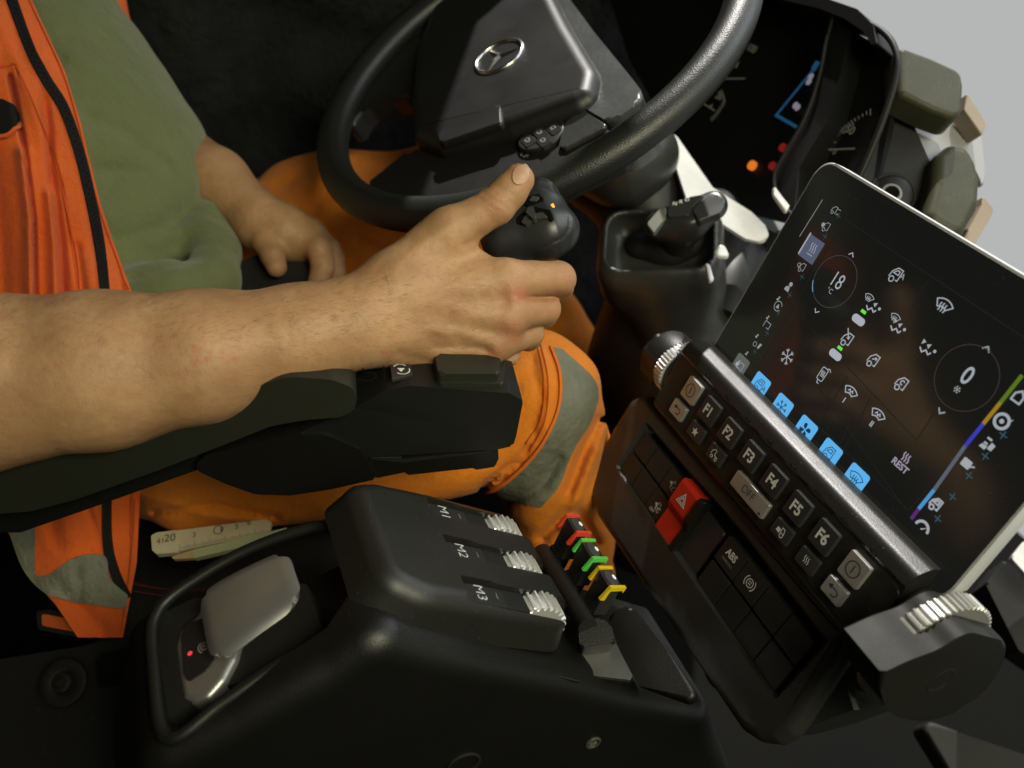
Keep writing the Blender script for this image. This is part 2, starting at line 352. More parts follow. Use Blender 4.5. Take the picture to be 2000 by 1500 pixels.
# driver's door, dark cloth hung over it
slab('door_wall', (-1.1, 1.42, 0), (.62, 1.46, 2.15), M_shell); slab('door_wall', (.62, 1.42, 0), (1.05, 1.46, 1.42), M_shell)
q = np.linspace(0, 1, 90); uu, vv_ = np.meshgrid(q, q, indexing='ij'); wr = 0
for k in range(26):
    a = rng.uniform(0, math.pi); fq = rng.uniform(10, 60); ph = rng.uniform(0, 6, 2)
    wr = wr + (1.1 / fq) * np.sin(fq * (uu * math.cos(a) + vv_ * math.sin(a)) + ph[0] + 1.3 * np.sin(7 * uu + ph[1]) + 1.1 * np.sin(9 * vv_ + ph[0]))
Vc = np.stack([-.35 + 1.30 * uu, 1.30 + .085 * wr, .25 + 1.25 * vv_], -1)
tag(sheet('curtain', Vc, None, None, M_cloth, None, .003), 'crumpled black cloth hanging across the door behind the driver', 'curtain')
# ================================================================== the driver
def trace(f, px, py, off=0., d0=.4, d1=1.6, n=60):
    px = np.asarray(px, float); sh = px.shape; px = px.ravel(); py = np.asarray(py, float).ravel()
    r = c2w(np.stack([(px - 1000) / F, (750 - py) / F, -np.ones_like(px)], 1)) - CAM; L_ = np.linalg.norm(r, axis=1); t = np.full(len(px), d0)
    for _ in range(n): t = np.minimum(t + .8 * (f(CAM + r * t[:, None]) - off) / L_, d1)
    return t.reshape(sh)
def pxs(px, py, d): px = np.asarray(px, float); d = np.asarray(d, float); py = np.asarray(py, float); return c2w(np.stack([(px - 1000) / F * d, (750 - py) / F * d, -d], -1))
def chain(nodes): return [(P(*a[:3]), P(*b[:3]), a[3], b[3]) for a, b in zip(nodes[:-1], nodes[1:])]
def seg(px, py, a, b):
    ax, ay = a; bx, by = b; dx, dy = bx - ax, by - ay; t = np.clip(((px - ax) * dx + (py - ay) * dy) / (dx * dx + dy * dy), 0, 1)
    return np.hypot(px - ax - t * dx, py - ay - t * dy), t
def grooves(p, L, dmax):
    x, y, d = w2px(p); o = np.zeros(len(p)); near = d < dmax
    for pts, s, amp in L:
        m = np.full(len(p), 1e9)
        for a, b in zip(pts[:-1], pts[1:]): m = np.minimum(m, seg(x, y, a, b)[0])
        o += amp * np.exp(-(m / s) ** 2)
    return o * near
ARM = chain([(-330, 60, .86, .075), (-300, 500, .66, .055), (-280, 790, .565, .052), (-100, 772, .57, .0545), (0, 743, .573, .0545), (200, 724, .58, .0515), (400, 696, .59, .0435), (600, 652, .605, .0325)])
WR = [chain([(590, 652, .605, .031), (700, 612, .614, .0245), (770, 575, .622, .0245)]), chain([(590, 656, .606, .031), (700, 642, .616, .0255), (775, 650, .625, .0225)])]
PALM = [chain([(780, 568, .63, .023), (985, 546, .640, .0152)]), chain([(780, 602, .632, .022), (995, 611, .643, .0150)]), chain([(780, 640, .635, .021), (975, 664, .648, .0142)]),
        chain([(780, 658, .64, .019), (860, 680, .648, .0175), (935, 698, .655, .0130)]), chain([(800, 600, .655, .028), (920, 600, .668, .024)]),
        chain([(775, 545, .630, .022), (880, 453, .632, .0172)]), chain([(850, 480, .636, .016), (930, 520, .648, .012)])]
THUMB = chain([(880, 453, .632, .0172), (925, 427, .631, .0142), (968, 402, .630, .0139), (995, 374, .631, .0128), (1013, 351, .632, .0116)])
FING = [chain([(985, 546, .640, .0152), (1040, 545, .648, .0135), (1090, 545, .657, .0135), (1092, 560, .688, .0115), (1052, 552, .702, .0098)]),
        chain([(995, 611, .643, .0150), (1030, 607, .653, .0128), (1063, 603, .664, .0125), (1062, 614, .692, .0110), (1022, 606, .706, .0095)]),
        chain([(975, 664, .648, .0142), (1005, 657, .660, .0120), (1033, 650, .671, .0117), (1032, 660, .697, .0105), (996, 650, .71, .009)]),
        chain([(935, 698, .655, .0130), (962, 695, .665, .0108), (990, 690, .674, .0102), (988, 696, .698, .0092), (960, 682, .709, .008)])]
LARM = chain([(-60, -60, 1.1, .07), (120, 140, 1.12, .052), (240, 230, 1.06, .044), (330, 294, 1.01, .040), (420, 356, .968, .036), (512, 436, .94, .0285), (560, 456, .937, .0275), (596, 468, .94, .023)])
LPALM = chain([(530, 455, .945, .021), (598, 470, .948, .018)])
LTH = chain([(510, 440, .935, .0170), (520, 474, .920, .0138), (533, 500, .910, .0126), (540, 521, .905, .0108)])
LF = [chain([(590, 462, .938, .0185), (622, 486, .926, .0138), (630, 522, .922, .0122), (620, 556, .922, .0112)]), chain([(602, 462, .944, .0185), (640, 488, .940, .0138), (651, 530, .940, .0122), (643, 570, .94, .0112)]), chain([(612, 468, .955, .017), (650, 505, .958, .0125), (656, 545, .96, .0115), (650, 580, .96, .0105)])]
TORSO = chain([(110, 520, 1.0, .10), (30, 200, 1.0, .10), (-60, -60, 1.0, .11)]) + chain([(-60, -60, 1.0, .11), (-330, 60, .86, .075)])
SKG = [([(946, 376), (968, 392), (994, 408)], 3.2, .0011), ([(953, 367), (975, 382), (999, 397)], 2.6, .0009), ([(966, 362), (984, 374), (1002, 382)], 2.4, .0007), ([(940, 388), (958, 402), (978, 415)], 2.4, .0005),
       ([(750, 545), (757, 600), (752, 660)], 4, .0005), ([(738, 560), (744, 620)], 3, .0004), ([(850, 678), (905, 679), (940, 680), (966, 694)], 6, .0014), ([(848, 645), (874, 655)], 7, -.0012),
       ([(860, 700), (905, 702), (930, 692)], 4, .0006), ([(830, 590), (900, 605), (985, 628)], 16, -.0010), ([(840, 640), (900, 645), (965, 672)], 14, -.0010), ([(840, 560), (960, 560)], 18, -.0009),
       ([(905, 590), (985, 592)], 12, .0008), ([(880, 632), (960, 650)], 10, .0010), ([(900, 668), (950, 682)], 8, .0009), ([(1112, 522), (1118, 560)], 3, .0005), ([(1100, 520), (1106, 566)], 2.4, .0004),
       ([(1004, 572), (1006, 576)], 20, -.0018), ([(1003, 640), (1004, 644)], 18, -.0018), ([(968, 694), (969, 697)], 14, -.0018), ([(1018, 584), (1060, 583), (1100, 574)], 5, .0012),
       ([(940, 455), (925, 470), (905, 478)], 7, .0012), ([(770, 520), (830, 470), (880, 440)], 10, -.0008), ([(700, 560), (760, 590), (800, 640)], 20, .0008), ([(780, 690), (840, 706)], 8, .0008)]
def un(d, L, p, k):
    for c in L: d = smin(d, cone(p, *c), k)
    return d
def body_f(p):
    big = np.full(len(p), 9.)
    a = un(big, ARM, p, .012)
    w_ = un(big, WR[0] + WR[1], p, .014); h = big
    for c in PALM: h = un(h, c, p, .011)
    a = smin(smin(a, w_, .012), h, .016)
    th = un(big, THUMB, p, .003); a = smin(a, th, .008); fg = big
    for c in FING: fg = smin(fg, un(big, c, p, .002), .0018)
    a = smin(a, fg, .005)
    l = un(big, LARM + LPALM, p, .014); l = smin(l, un(big, LTH, p, .003), .008)
    lf = big
    for c in LF: lf = smin(lf, un(big, c, p, .003), .0022)
    l = smin(l, lf, .006); t = un(big, TORSO, p, .03)
    d = smin(smin(a, t, .02), l, .02)
    return d + grooves(p, SKG, .70)
ms = bpy.data.materials.new('skin'); ms.use_nodes = True; M_skin = ms; nt = ms.node_tree; b = nt.nodes['Principled BSDF']; L = nt.links.new
tc = nt.nodes.new('ShaderNodeTexCoord'); at_ = nt.nodes.new('ShaderNodeAttribute'); at_.attribute_name = 'blush'
def nn(sc, det=4): n = nt.nodes.new('ShaderNodeTexNoise'); n.inputs['Scale'].default_value = sc; n.inputs['Detail'].default_value = det; L(tc.outputs['Object'], n.inputs['Vector']); return n
def mxr(a, bb, fac):
    m = nt.nodes.new('ShaderNodeMix'); m.data_type = 'RGBA'
    for i, x in ((6, a), (7, bb)):
        if isinstance(x, tuple): m.inputs[i].default_value = (*x, 1)
        else: L(x, m.inputs[i])
    L(fac, m.inputs[0]); return m.outputs[2]
def ramp(src, a, bb, lo=0., hi=1.): m = nt.nodes.new('ShaderNodeMapRange'); m.inputs[1].default_value = a; m.inputs[2].default_value = bb; m.inputs[3].default_value = lo; m.inputs[4].default_value = hi; L(src, m.inputs[0]); return m.outputs[0]
c = mxr((.325, .178, .082), (.455, .268, .135), ramp(nn(26).outputs[0], .32, .68)); c = mxr(c, (.35, .165, .082), ramp(nn(150, 6).outputs[0], .45, .78, 0, .55))
c = mxr(c, (.40, .11, .065), at_.outputs['Fac']); L(c, b.inputs['Base Color'])
L(ramp(nn(300).outputs[0], .3, .7, .42, .58), b.inputs['Roughness']); b.inputs['Specular IOR Level'].default_value = .4
b.inputs['Subsurface Weight'].default_value = .12; b.inputs['Subsurface Radius'].default_value = (1, .35, .18); b.inputs['Subsurface Scale'].default_value = .004
v1 = nt.nodes.new('ShaderNodeTexVoronoi'); v1.feature = 'DISTANCE_TO_EDGE'; v1.inputs['Scale'].default_value = 700; L(tc.outputs['Object'], v1.inputs['Vector'])
prev = None
for src, dist in ((nn(90, 3).outputs[0], .0009), (v1.outputs[0], .00022), (nn(1100, 3).outputs[0], .00022)):
    bp = nt.nodes.new('ShaderNodeBump'); bp.inputs['Distance'].default_value = dist; L(src, bp.inputs['Height'])
    if prev: L(prev.outputs[0], bp.inputs['Normal'])
    prev = bp
L(prev.outputs[0], b.inputs['Normal'])
person = thing('person', 'driver in orange work jacket and green shirt, right hand closed on the joystick', 'person', P(250, 1000, .9))
allp = np.array([q for Ls in ([ARM, THUMB, LARM, TORSO] + WR + PALM + FING + LF) for c_ in Ls for q in c_[:2]]); lo = allp.min(0) - .13; hi = allp.max(0) + .13
body = sdf_mesh('body', body_f, lo, hi, .0019, M_skin, person)
# reddened knuckles, scratches and freckles on the forearm (its own colour, stays put)
me = body.data; co = np.zeros(len(me.vertices) * 3); me.vertices.foreach_get('co', co); co = co.reshape(-1, 3) + np.array(WL[body.name]); x, y, d = w2px(co)
bl = np.zeros(len(co)); sp = [(1008, 574, 34, .34), (1006, 572, 15, .10), (1000, 648, 30, .38), (966, 698, 22, .5), (1100, 548, 30, .25), (1020, 575, 14, .3), (895, 590, 30, .15), (1080, 600, 26, .2), (1020, 345, 18, .25), (968, 396, 26, .25)]
r2 = random.Random(7)
for _ in range(46): sp.append((r2.gauss(420, 45), r2.gauss(690, 22), r2.uniform(1.6, 4.2), r2.uniform(.25, .8)))
for _ in range(60): sp.append((r2.uniform(0, 760), r2.uniform(590, 860), r2.uniform(1.5, 3.2), r2.uniform(.15, .5)))
sp += [(845, 627, 3, .8), (760, 690, 12, .25), (460, 700, 5, .7), (380, 683, 6, .6), (388, 705, 5, .6)]
for cx, cy, s, a in sp: bl += a * np.exp(-((x - cx) ** 2 + (y - cy) ** 2) / s ** 2) * (d < .72)
at2 = me.attributes.new('blush', 'FLOAT', 'POINT'); at2.data.foreach_set('value', np.clip(bl, 0, .85).astype(np.float32))
# fine arm hair: tapered three-sided hairs rooted on the forearm and the back of the hand
rh = np.random.default_rng(11); HB_ = 1500; hx = np.concatenate([rh.uniform(0, 760, HB_), rh.uniform(740, 960, 260)]); hy = np.concatenate([np.interp(hx[:HB_], [0, 400, 600, 760], [578, 570, 562, 520]) + np.abs(rh.normal(0, 60, HB_)) + 1, rh.uniform(500, 690, 260)])
hd = trace(body_f, hx, hy, -.0002, .45, .75); ok = hd < .72; hx, hy, hd = hx[ok], hy[ok], hd[ok]; ro = pxs(hx, hy, hd); ee = 1e-3
nrm = np.stack([body_f(ro + ee * q) - body_f(ro - ee * q) for q in np.eye(3)], 1); nrm /= np.linalg.norm(nrm, axis=1, keepdims=True) + 1e-9
ln = rh.uniform(.003, .0085, len(ro))[:, None]; tdir = nz(P(600, 700, .62) - P(100, 700, .6)) + rh.normal(0, .35, (len(ro), 3)); tdir -= nrm * np.sum(tdir * nrm, 1, keepdims=True); tdir /= np.linalg.norm(tdir, axis=1, keepdims=True) + 1e-9
mid = ro + (tdir * .55 + nrm * .35) * ln; tip_ = ro + (tdir * 1.0 + nrm * .38) * ln; sd_ = np.cross(tdir, nrm); HV = []; HF = []
for i in range(len(ro)):
    b0 = len(HV); rr_h = .000045
    for c_, q_ in ((ro[i], 1.), (mid[i], .7)): HV += [c_ + sd_[i] * rr_h * q_, c_ - sd_[i] * rr_h * q_, c_ + nrm[i] * rr_h * q_]
    HV.append(tip_[i]); HF += [[b0, b0 + 1, b0 + 4, b0 + 3], [b0 + 1, b0 + 2, b0 + 5, b0 + 4], [b0 + 2, b0, b0 + 3, b0 + 5], [b0 + 3, b0 + 4, b0 + 6], [b0 + 4, b0 + 5, b0 + 6], [b0 + 5, b0 + 3, b0 + 6]]
ah = mk('arm_hair', HV, HF, mat('hair_brown', (.16, .085, .035), .5), person, False); ah['kind'] = 'stuff'
# thumbnail
nv = []; 
for i in range(9):
    for j in range(9):
        u_, v_ = i / 8 * 2 - 1, j / 8 * 2 - 1; k = math.sqrt(1 - .5 * v_ * v_), math.sqrt(1 - .5 * u_ * u_)
        cx = 1017 + (.62 * u_ * k[0]) * 21 + (.68 * v_ * k[1]) * 15.5; cy = 341 - (.78 * u_ * k[0]) * 21 + (.73 * v_ * k[1]) * 15.5; nv.append((cx, cy))
nv = np.array(nv).reshape(9, 9, 2); dn = trace(body_f, nv[..., 0], nv[..., 1], .0003, .55)
M_nail = mat('nail', (.43, .255, .155), .4, coat=.08, var=.05)
sheet('thumbnail', pxs(nv[..., 0], nv[..., 1], dn), None, None, M_nail, person, .0008)
# --- shirt
SH = chain([(128, 480, .975, .172), (108, 370, .97, .170), (34, 250, .965, .166), (-66, 50, .965, .156), (-120, -180, .97, .154)])
ROLL = chain([(402, 425, .935, .020), (420, 490, .92, .025), (412, 550, .89, .028), (330, 578, .86, .034), (250, 595, .845, .034)])
SHG = [([(170, 230), (240, 260), (330, 330)], 16, .005), ([(190, 330), (290, 340)], 14, .004), ([(230, 470), (330, 440), (400, 380)], 14, .004), ([(250, 548), (330, 522), (410, 497)], 10, .004), ([(210, 420), (300, 400), (380, 350)], 22, -.004),
       ([(60, 10), (120, 120)], 8, .003), ([(150, 110), (250, 180)], 24, -.004), ([(300, 550), (425, 520)], 12, .001), ([(200, 380), (260, 300)], 14, .003), ([(300, 470), (400, 430)], 16, -.003)]
def shirt_f(p):
    d = un(np.full(len(p), 9.), SH, p, .02); d = smin(d, un(np.full(len(p), 9.), ROLL, p, .012), .024)
    return d + grooves(p, SHG, .97) + .0009 * np.sin(p[:, 0] * 70 + 2 * np.sin(p[:, 2] * 40)) * np.sin(p[:, 2] * 55 + p[:, 1] * 40)
a_ = np.array([q for c_ in SH + ROLL for q in c_[:2]])
sdf_mesh('shirt', shirt_f, a_.min(0) - .2, a_.max(0) + .2, .0035, M_shirt, person)
# --- jacket, right half: one sheet from the shoulder down to the hem
XE = np.array([(-80, 40), (0, 62), (140, 127), (240, 158), (300, 172), (400, 197), (480, 224), (566, 256), (700, 282), (960, 274), (1100, 267), (1245, 240)], float)
XLf = np.array([(-80, -230), (940, -230), (985, -40), (1030, 10), (1080, 40), (1130, 62), (1180, 108), (1245, 152)], float)
xe = lambda y: np.interp(y, XE[:, 0], XE[:, 1]); xl = lambda y: np.interp(y, XLf[:, 0], XLf[:, 1])
yy_ = np.concatenate([np.linspace(-80, 575, 150), np.linspace(582, 1245, 130)])
eD = trace(shirt_f, xe(np.minimum(yy_, 575)), np.minimum(yy_, 575), .003, .5); eD = np.convolve(np.pad(eD, 7, mode='edge'), np.ones(15) / 15, 'valid')
JG = [([(20, 150), (50, 300), (66, 430), (70, 600)], 5, .014), ([(44, 300), (58, 430), (60, 600)], 13, -.012), ([(90, 262), (120, 360), (150, 560), (156, 640)], 3, .003), ([(84, 130), (100, 330), (118, 480), (126, 620)], 9, .011), ([(98, 380), (106, 480), (108, 620)], 11, -.010),
      ([(0, 132), (30, 126), (34, 150)], 2.5, .002), ([(232, 470), (244, 540), (250, 600)], 5, -.004), ([(-20, 300), (0, 430), (10, 600)], 18, .006), ([(180, 420), (200, 520), (206, 600)], 8, .003), ([(150, 480), (170, 620)], 9, .006),
      ([(0, 40), (60, 200), (110, 330)], 14, -.003), ([(165, 975), (190, 1040), (200, 1080)], 7, .004), ([(95, 985), (110, 1060)], 16, .004), ([(260, 960), (258, 1100), (246, 1200)], 4, -.003), ([(150, 1100), (160, 1160)], 7, .003), ([(120, 1150), (200, 1230)], 14, .005)]
ZP = [(8, -40), (22, 0), (60, 100), (92, 160), (124, 212), (152, 290), (172, 370), (192, 470), (204, 566), (212, 700), (209, 960), (211, 1060), (226, 1120), (249, 1168)]
def jd(px, py, off=0.):
    px, py = np.broadcast_arrays(np.asarray(px, float), np.asarray(py, float)); e = np.interp(py, yy_, eD) - .010; e = np.where(py > 575, e - .01 * np.clip((py - 575) / 200, 0, 1) , e)
    d = .772 + (e - .772) * np.exp(-np.abs(xe(py) - px) / 80); o = np.zeros(px.shape)
    for pts, s, amp in JG:
        m = np.full(px.shape, 1e9)
        for a, b_ in zip(pts[:-1], pts[1:]): m = np.minimum(m, seg(px, py, a, b_)[0])
        o += amp * np.exp(-(m / s) ** 2)
    mz = np.full(px.shape, 1e9)
    for a, b_ in zip(ZP[:-1], ZP[1:]): mz = np.minimum(mz, seg(px, py, a, b_)[0])
    o *= 1 - .92 * np.exp(-(mz / 26) ** 2)
    o += .0035 * np.sin(px / 37 + 1.5 * np.sin(py / 130)) * np.sin(py / 90 + px / 60) - off
    return d + o
t_ = np.linspace(0, 1, 170); Yg, Tg = np.meshgrid(yy_, t_, indexing='ij'); Xg = xl(Yg) + (xe(Yg) - xl(Yg)) * Tg
jacket = sheet('jacket', pxs(Xg, Yg, jd(Xg, Yg)), None, None, M_jack, person, .0022)
def strip(name, cpts, wpx, m, par, off, th, seg_=10, nw=3):
    c_ = crv([(x_, y_) for x_, y_ in cpts], seg_); tt = np.gradient(c_, axis=0); tt /= np.linalg.norm(tt, axis=1, keepdims=True); nn_ = np.stack([-tt[:, 1], tt[:, 0]], 1)
    Q = np.stack([c_ + nn_ * s for s in np.linspace(-wpx / 2, wpx / 2, nw)], 1); return sheet(name, pxs(Q[..., 0], Q[..., 1], jd(Q[..., 0], Q[..., 1], off)), None, None, m, par, th), c_
zp, zc = strip('zipper', ZP, 19, M_zip, jacket, .0015, .0016)
bm = bmesh.new(); zz = crv(ZP, 22); sd = 1
acc = 0; last = zz[0]
for i in range(1, len(zz)):
    seglen = np.linalg.norm(zz[i] - zz[i - 1]); acc += seglen
    if acc > 4.4:
        acc = 0; sd = -sd; t = nz(zz[i] - zz[i - 1]); n_ = np.array([-t[1], t[0]]); c_ = zz[i] + n_ * sd * 2.2; dd = float(jd(c_[0], c_[1], .0036))
        if 590 < c_[1] < 930: continue
        vs8 = [bm.verts.new(P(*(c_ + t * a * 1.5 + n_ * b_ * 4.2), dd + e_)) for e_ in (0, .002) for a, b_ in ((-1, -1), (1, -1), (1, 1), (-1, 1))]
        for f_ in ((0, 1, 2, 3), (7, 6, 5, 4), (0, 4, 5, 1), (1, 5, 6, 2), (2, 6, 7, 3), (3, 7, 4, 0)): bm.faces.new([vs8[k] for k in f_])
zt_ = mkbm('zipper_teeth', bm, mat('zip_teeth', (.012, .012, .012), .4), jacket, wn=False); zt_['kind'] = 'stuff'
for pts in ([(86, 255), (120, 360), (148, 500), (156, 575)], [(0, 132), (18, 128), (30, 128), (60, 190), (86, 255)], [(xe(y_) - 6, y_) for y_ in (0, 140, 240, 300, 400, 480, 566)], [(262, 975), (256, 1100), (236, 1235)]):
    strip('seam', pts, 1.4, mat('orange_thread', (.55, .07, .004), .8), jacket, .0012, .001, nw=2)
# dark pocket with a device in it, at the picture's left edge
up_ = crv([(-40, 196), (0, 194), (22, 204), (32, 222)], 6); dn_ = crv([(-40, 262), (0, 262), (20, 258), (34, 236)], 6); Q = np.stack([up_ + (dn_ - up_) * s for s in np.linspace(0, 1, 9)], 1); sheet('pocket_lining', pxs(Q[..., 0], Q[..., 1], jd(Q[..., 0], Q[..., 1], .003)), None, None, M_zip, jacket, .002)
strip('pocket_welt', [(-40, 268), (0, 268), (22, 262), (38, 240)], 6, M_jack, jacket, .004, .003, nw=4)
BP = [(22, 1041), (69, 1025), (67, 1108), (90, 1122), (147, 1086), (204, 1084), (216, 1128), (250, 1165), (249, 1186), (173, 1177), (104, 1168), (60, 1130)]
# reflective band following the hem
up_ = crv([(24, 1040), (60, 1110), (92, 1124), (147, 1088), (204, 1086), (216, 1130), (250, 1162)], 10); dn_ = crv([(20, 1044), (45, 1108), (80, 1150), (120, 1170), (173, 1178), (225, 1186), (248, 1187)], 10)
Q = np.stack([up_ + (dn_ - up_) * s for s in np.linspace(0, 1, 9)], 1); sheet('reflective_band', pxs(Q[..., 0], Q[..., 1], jd(Q[..., 0], Q[..., 1], .003)), None, None, M_refl, jacket, .0015)
up_ = crv([(22, 1040), (40, 1034), (69, 1025)], 6); dn_ = crv([(55, 1108), (60, 1112), (68, 1116)], 6); Q = np.stack([up_ + (dn_ - up_) * s for s in np.linspace(0, 1, 9)], 1)
sheet('reflective_band', pxs(Q[..., 0], Q[..., 1], jd(Q[..., 0], Q[..., 1], .0032)), None, None, M_refl, jacket, .0015)
# jacket, far half
def tubepx(name, pts, m, par, flat=1., n=18, k=8, **kw):
    c_ = crv([list(P(*q[:3])) + [q[3]] for q in pts], k); return tube(name, c_[:, :3], c_[:, 3], m, par, n, flat=flat, **kw)
tubepx('jacket_front', [(196, -120, 1.0, .022), (214, -10, .985, .017), (233, 60, .975, .014), (250, 110, .965, .010), (262, 140, .96, .003)], M_jack, jacket)
# --- trousers
TR = [chain([(230, 760, 1.02, .12), (400, 575, 1.09, .098), (640, 440, 1.10, .087), (860, 405, 1.12, .075)]), chain([(860, 405, 1.12, .075), (1000, 560, 1.2, .068), (1120, 700, 1.24, .045), (1150, 900, 1.3, .045)]),
      chain([(250, 840, .93, .085), (420, 872, .865, .084), (700, 848, .855, .080), (900, 812, .85, .072), (1040, 780, .84, .0615)]), chain([(1040, 780, .84, .0615), (1075, 900, .88, .060), (1095, 1010, .93, .055), (1120, 1300, 1.05, .055)])]
TG = [([(1000, 905), (940, 955)], 5, .006), ([(1030, 870), (985, 935)], 4, .005), ([(1018, 890), (962, 948)], 4, -.004), ([(1046, 850), (1016, 905)], 4, .005), ([(1060, 690), (1075, 760), (1062, 840)], 9, -.003), ([(1040, 700), (1056, 780), (1040, 840)], 6, .004),
      ([(980, 990), (1060, 950), (1090, 900)], 12, .008), ([(1110, 960), (1140, 880), (1170, 820)], 10, .008), ([(1100, 1030), (1140, 940), (1165, 880)], 9, -.006), ([(1060, 1050), (1110, 1000)], 10, .008), ([(480, 380), (560, 360), (640, 310)], 10, .003),
      ([(560, 480), (620, 400), (680, 330)], 14, .005), ([(300, 1000), (420, 985), (540, 1010)], 6, .006), ([(270, 960), (400, 1005), (530, 1018)], 8, -.004), ([(700, 470), (760, 500)], 12, .006), ([(1130, 1000), (1165, 1060)], 10, .008), ([(1000, 760), (1030, 740)], 14, .003), ([(860, 920), (960, 905)], 8, .004)]
def tr_f(p):
    d = np.full(len(p), 9.)
    for c_ in TR: d = smin(d, un(np.full(len(p), 9.), c_, p, .02), .02)
    return d + grooves(p, TG, 1.6) + .0022 * np.sin(p[:, 0] * 60 + 2.5 * np.sin(p[:, 2] * 30)) * np.sin(p[:, 2] * 45 + p[:, 1] * 50)
a_ = np.array([q for Ls in TR for c_ in Ls for q in c_[:2]])
trousers = sdf_mesh('trousers', tr_f, a_.min(0) - .14, a_.max(0) + .14, .0038, M_trou, person)
def wrapstrip(name, A_, B_, m, par, off, th, n=11, f=tr_f):
    A_ = crv(A_, 10); B_ = crv(B_, 10); Q = np.stack([A_ + (B_ - A_) * s for s in np.linspace(0, 1, n)], 1); d = trace(f, Q[..., 0], Q[..., 1], off, .5, 1.1); return sheet(name, pxs(Q[..., 0], Q[..., 1], d), None, None, m, par, th)
wrapstrip('reflective_band', [(1078, 676), (1096, 730), (1092, 800), (1056, 875), (1000, 935), (950, 968)], [(1100, 682), (1165, 748), (1160, 810), (1118, 885), (1092, 950), (1056, 992)], M_refl, trousers, .0018, .0015)
wrapstrip('piping', [(1074, 674), (1092, 730), (1088, 800), (1052, 874), (996, 934), (946, 967)], [(1079, 674), (1097, 730), (1093, 800), (1057, 877), (1001, 937), (951, 970)], M_hem, trousers, .0032, .0025, 4)
for A_ in ([(1056, 672), (1070, 740), (1064, 820), (1032, 880)], [(1048, 670), (1061, 740), (1055, 815), (1026, 868)]): wrapstrip('seam', A_, [(x_ + 1.4, y_ + .6) for x_, y_ in A_], mat('orange_thread', (.55, .07, .004), .8), trousers, .001, .001, 2)
# ================================================================== steering wheel
CX, CY, CZ = c2w([1, 0, 0]) - CAM, c2w([0, 1, 0]) - CAM, c2w([0, 0, 1]) - CAM
def facing(px, py, d, yaw=0, pitch=0, roll=0):
    """a frame at a point of the cab whose normal looks roughly back at the camera"""
    n = nz(CZ * math.cos(R(yaw)) * math.cos(R(pitch)) + CX * math.sin(R(yaw)) + CY * math.sin(R(pitch)))
    x = nz(np.cross(CY, n)); y = np.cross(n, x); c_, s_ = math.cos(R(roll)), math.sin(R(roll)); return Fr(P(px, py, d), x * c_ + y * s_, y * c_ - x * s_)
wn_ = c2w([-.40747531, .57799042, .70702966]) - CAM; wc = c2w([.00989432, .33678327, -.89137365])
ex_ = -EY + wn_ * (EY @ wn_); WH = Fr(wc, ex_, np.cross(wn_, nz(ex_)))
wheel = thing('steering_wheel', 'black leather steering wheel with round star emblem on its hub', 'steering wheel', wc)
th = np.linspace(0, 2 * math.pi, 161)[:-1]; RW = .2255
V = []; n_ = 28
for t in th:
    for k in range(n_):
        a = 2 * math.pi * k / n_; rr = .0168 * (1 + .04 * math.cos(2 * a)) - .0011 * math.exp(-((a - 5.3) / .09) ** 2) - .0011 * math.exp(-((a - 2.2) / .09) ** 2)
        V.append(WH.pt((RW + rr * math.cos(a)) * math.cos(t), (RW + rr * math.cos(a)) * math.sin(t), rr * math.sin(a)))
N_ = len(th); Fc = [[i * n_ + k, ((i + 1) % N_) * n_ + k, ((i + 1) % N_) * n_ + (k + 1) % n_, i * n_ + (k + 1) % n_] for i in range(N_) for k in range(n_)]
mk('rim', V, Fc, M_leather, wheel, True, 0)
HB = [(806, 96), (794, 190), (800, 262), (850, 282), (992, 246), (1126, 196), (1158, 176), (1168, 130), (1112, 40), (1060, -60), (960, -110), (860, -60)]
hub = prism('airbag_cover', WH, HB, -.045, .005, M_hub, wheel, r=[.03, .03, .012, .012, .02, .02, .03, .04, .04, .04, .04, .04], bev=.016, seg=8, own=True, n=7)
M_flank = mat('hub_flank', (.075, .080, .082), .32, bump=(('n', 60, .001), ('n', 1200, .0001)), rvar=.08, coat=.2, dust=.5)  # lighter than the hub plastic: the light on this side is in the colour
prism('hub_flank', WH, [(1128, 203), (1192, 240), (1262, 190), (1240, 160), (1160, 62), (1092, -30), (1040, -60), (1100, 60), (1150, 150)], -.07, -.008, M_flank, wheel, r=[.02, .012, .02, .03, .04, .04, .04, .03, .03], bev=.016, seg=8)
prism('lower_spoke', WH, [(800, 292), (706, 366), (735, 412), (900, 420), (1090, 352), (1232, 280), (1192, 246), (1130, 212), (1000, 255), (850, 292)], -.040, -.014, M_hub, wheel, r=.012, bev=.006, seg=4)
prism('spoke_ridge', WH, [(856, 262), (868, 246), (975, 202), (982, 240), (860, 278)], .0, .0075, M_hub, wheel, r=.004, bev=.003)
prism('upper_spoke', WH, [(660, 158), (720, 92), (820, 62), (830, 120), (812, 190), (760, 186), (710, 205), (684, 250), (668, 232)], -.035, -.008, M_hub, wheel, r=.012, bev=.006)
prism('spoke_trim', WH, [(1136, 209), (1188, 244), (1100, 290), (1092, 282), (1104, 240)], -.02, -.0095, mat('spoke_trim_grey', (.10, .105, .10), .25, .6, rvar=.05, bump=(('n', 40, .001),)), wheel, r=.004, bev=.002)
el = [(1056 + 47 * math.cos(t) * .95 + 12 * math.sin(t), 262 - 47 * math.cos(t) * .50 + 22 * math.sin(t)) for t in np.linspace(0, 2 * math.pi, 29)[:-1]]
pad = prism('button_pad', WH, el, -.02, -.0085, M_blk2, wheel, bev=.0025, seg=4)
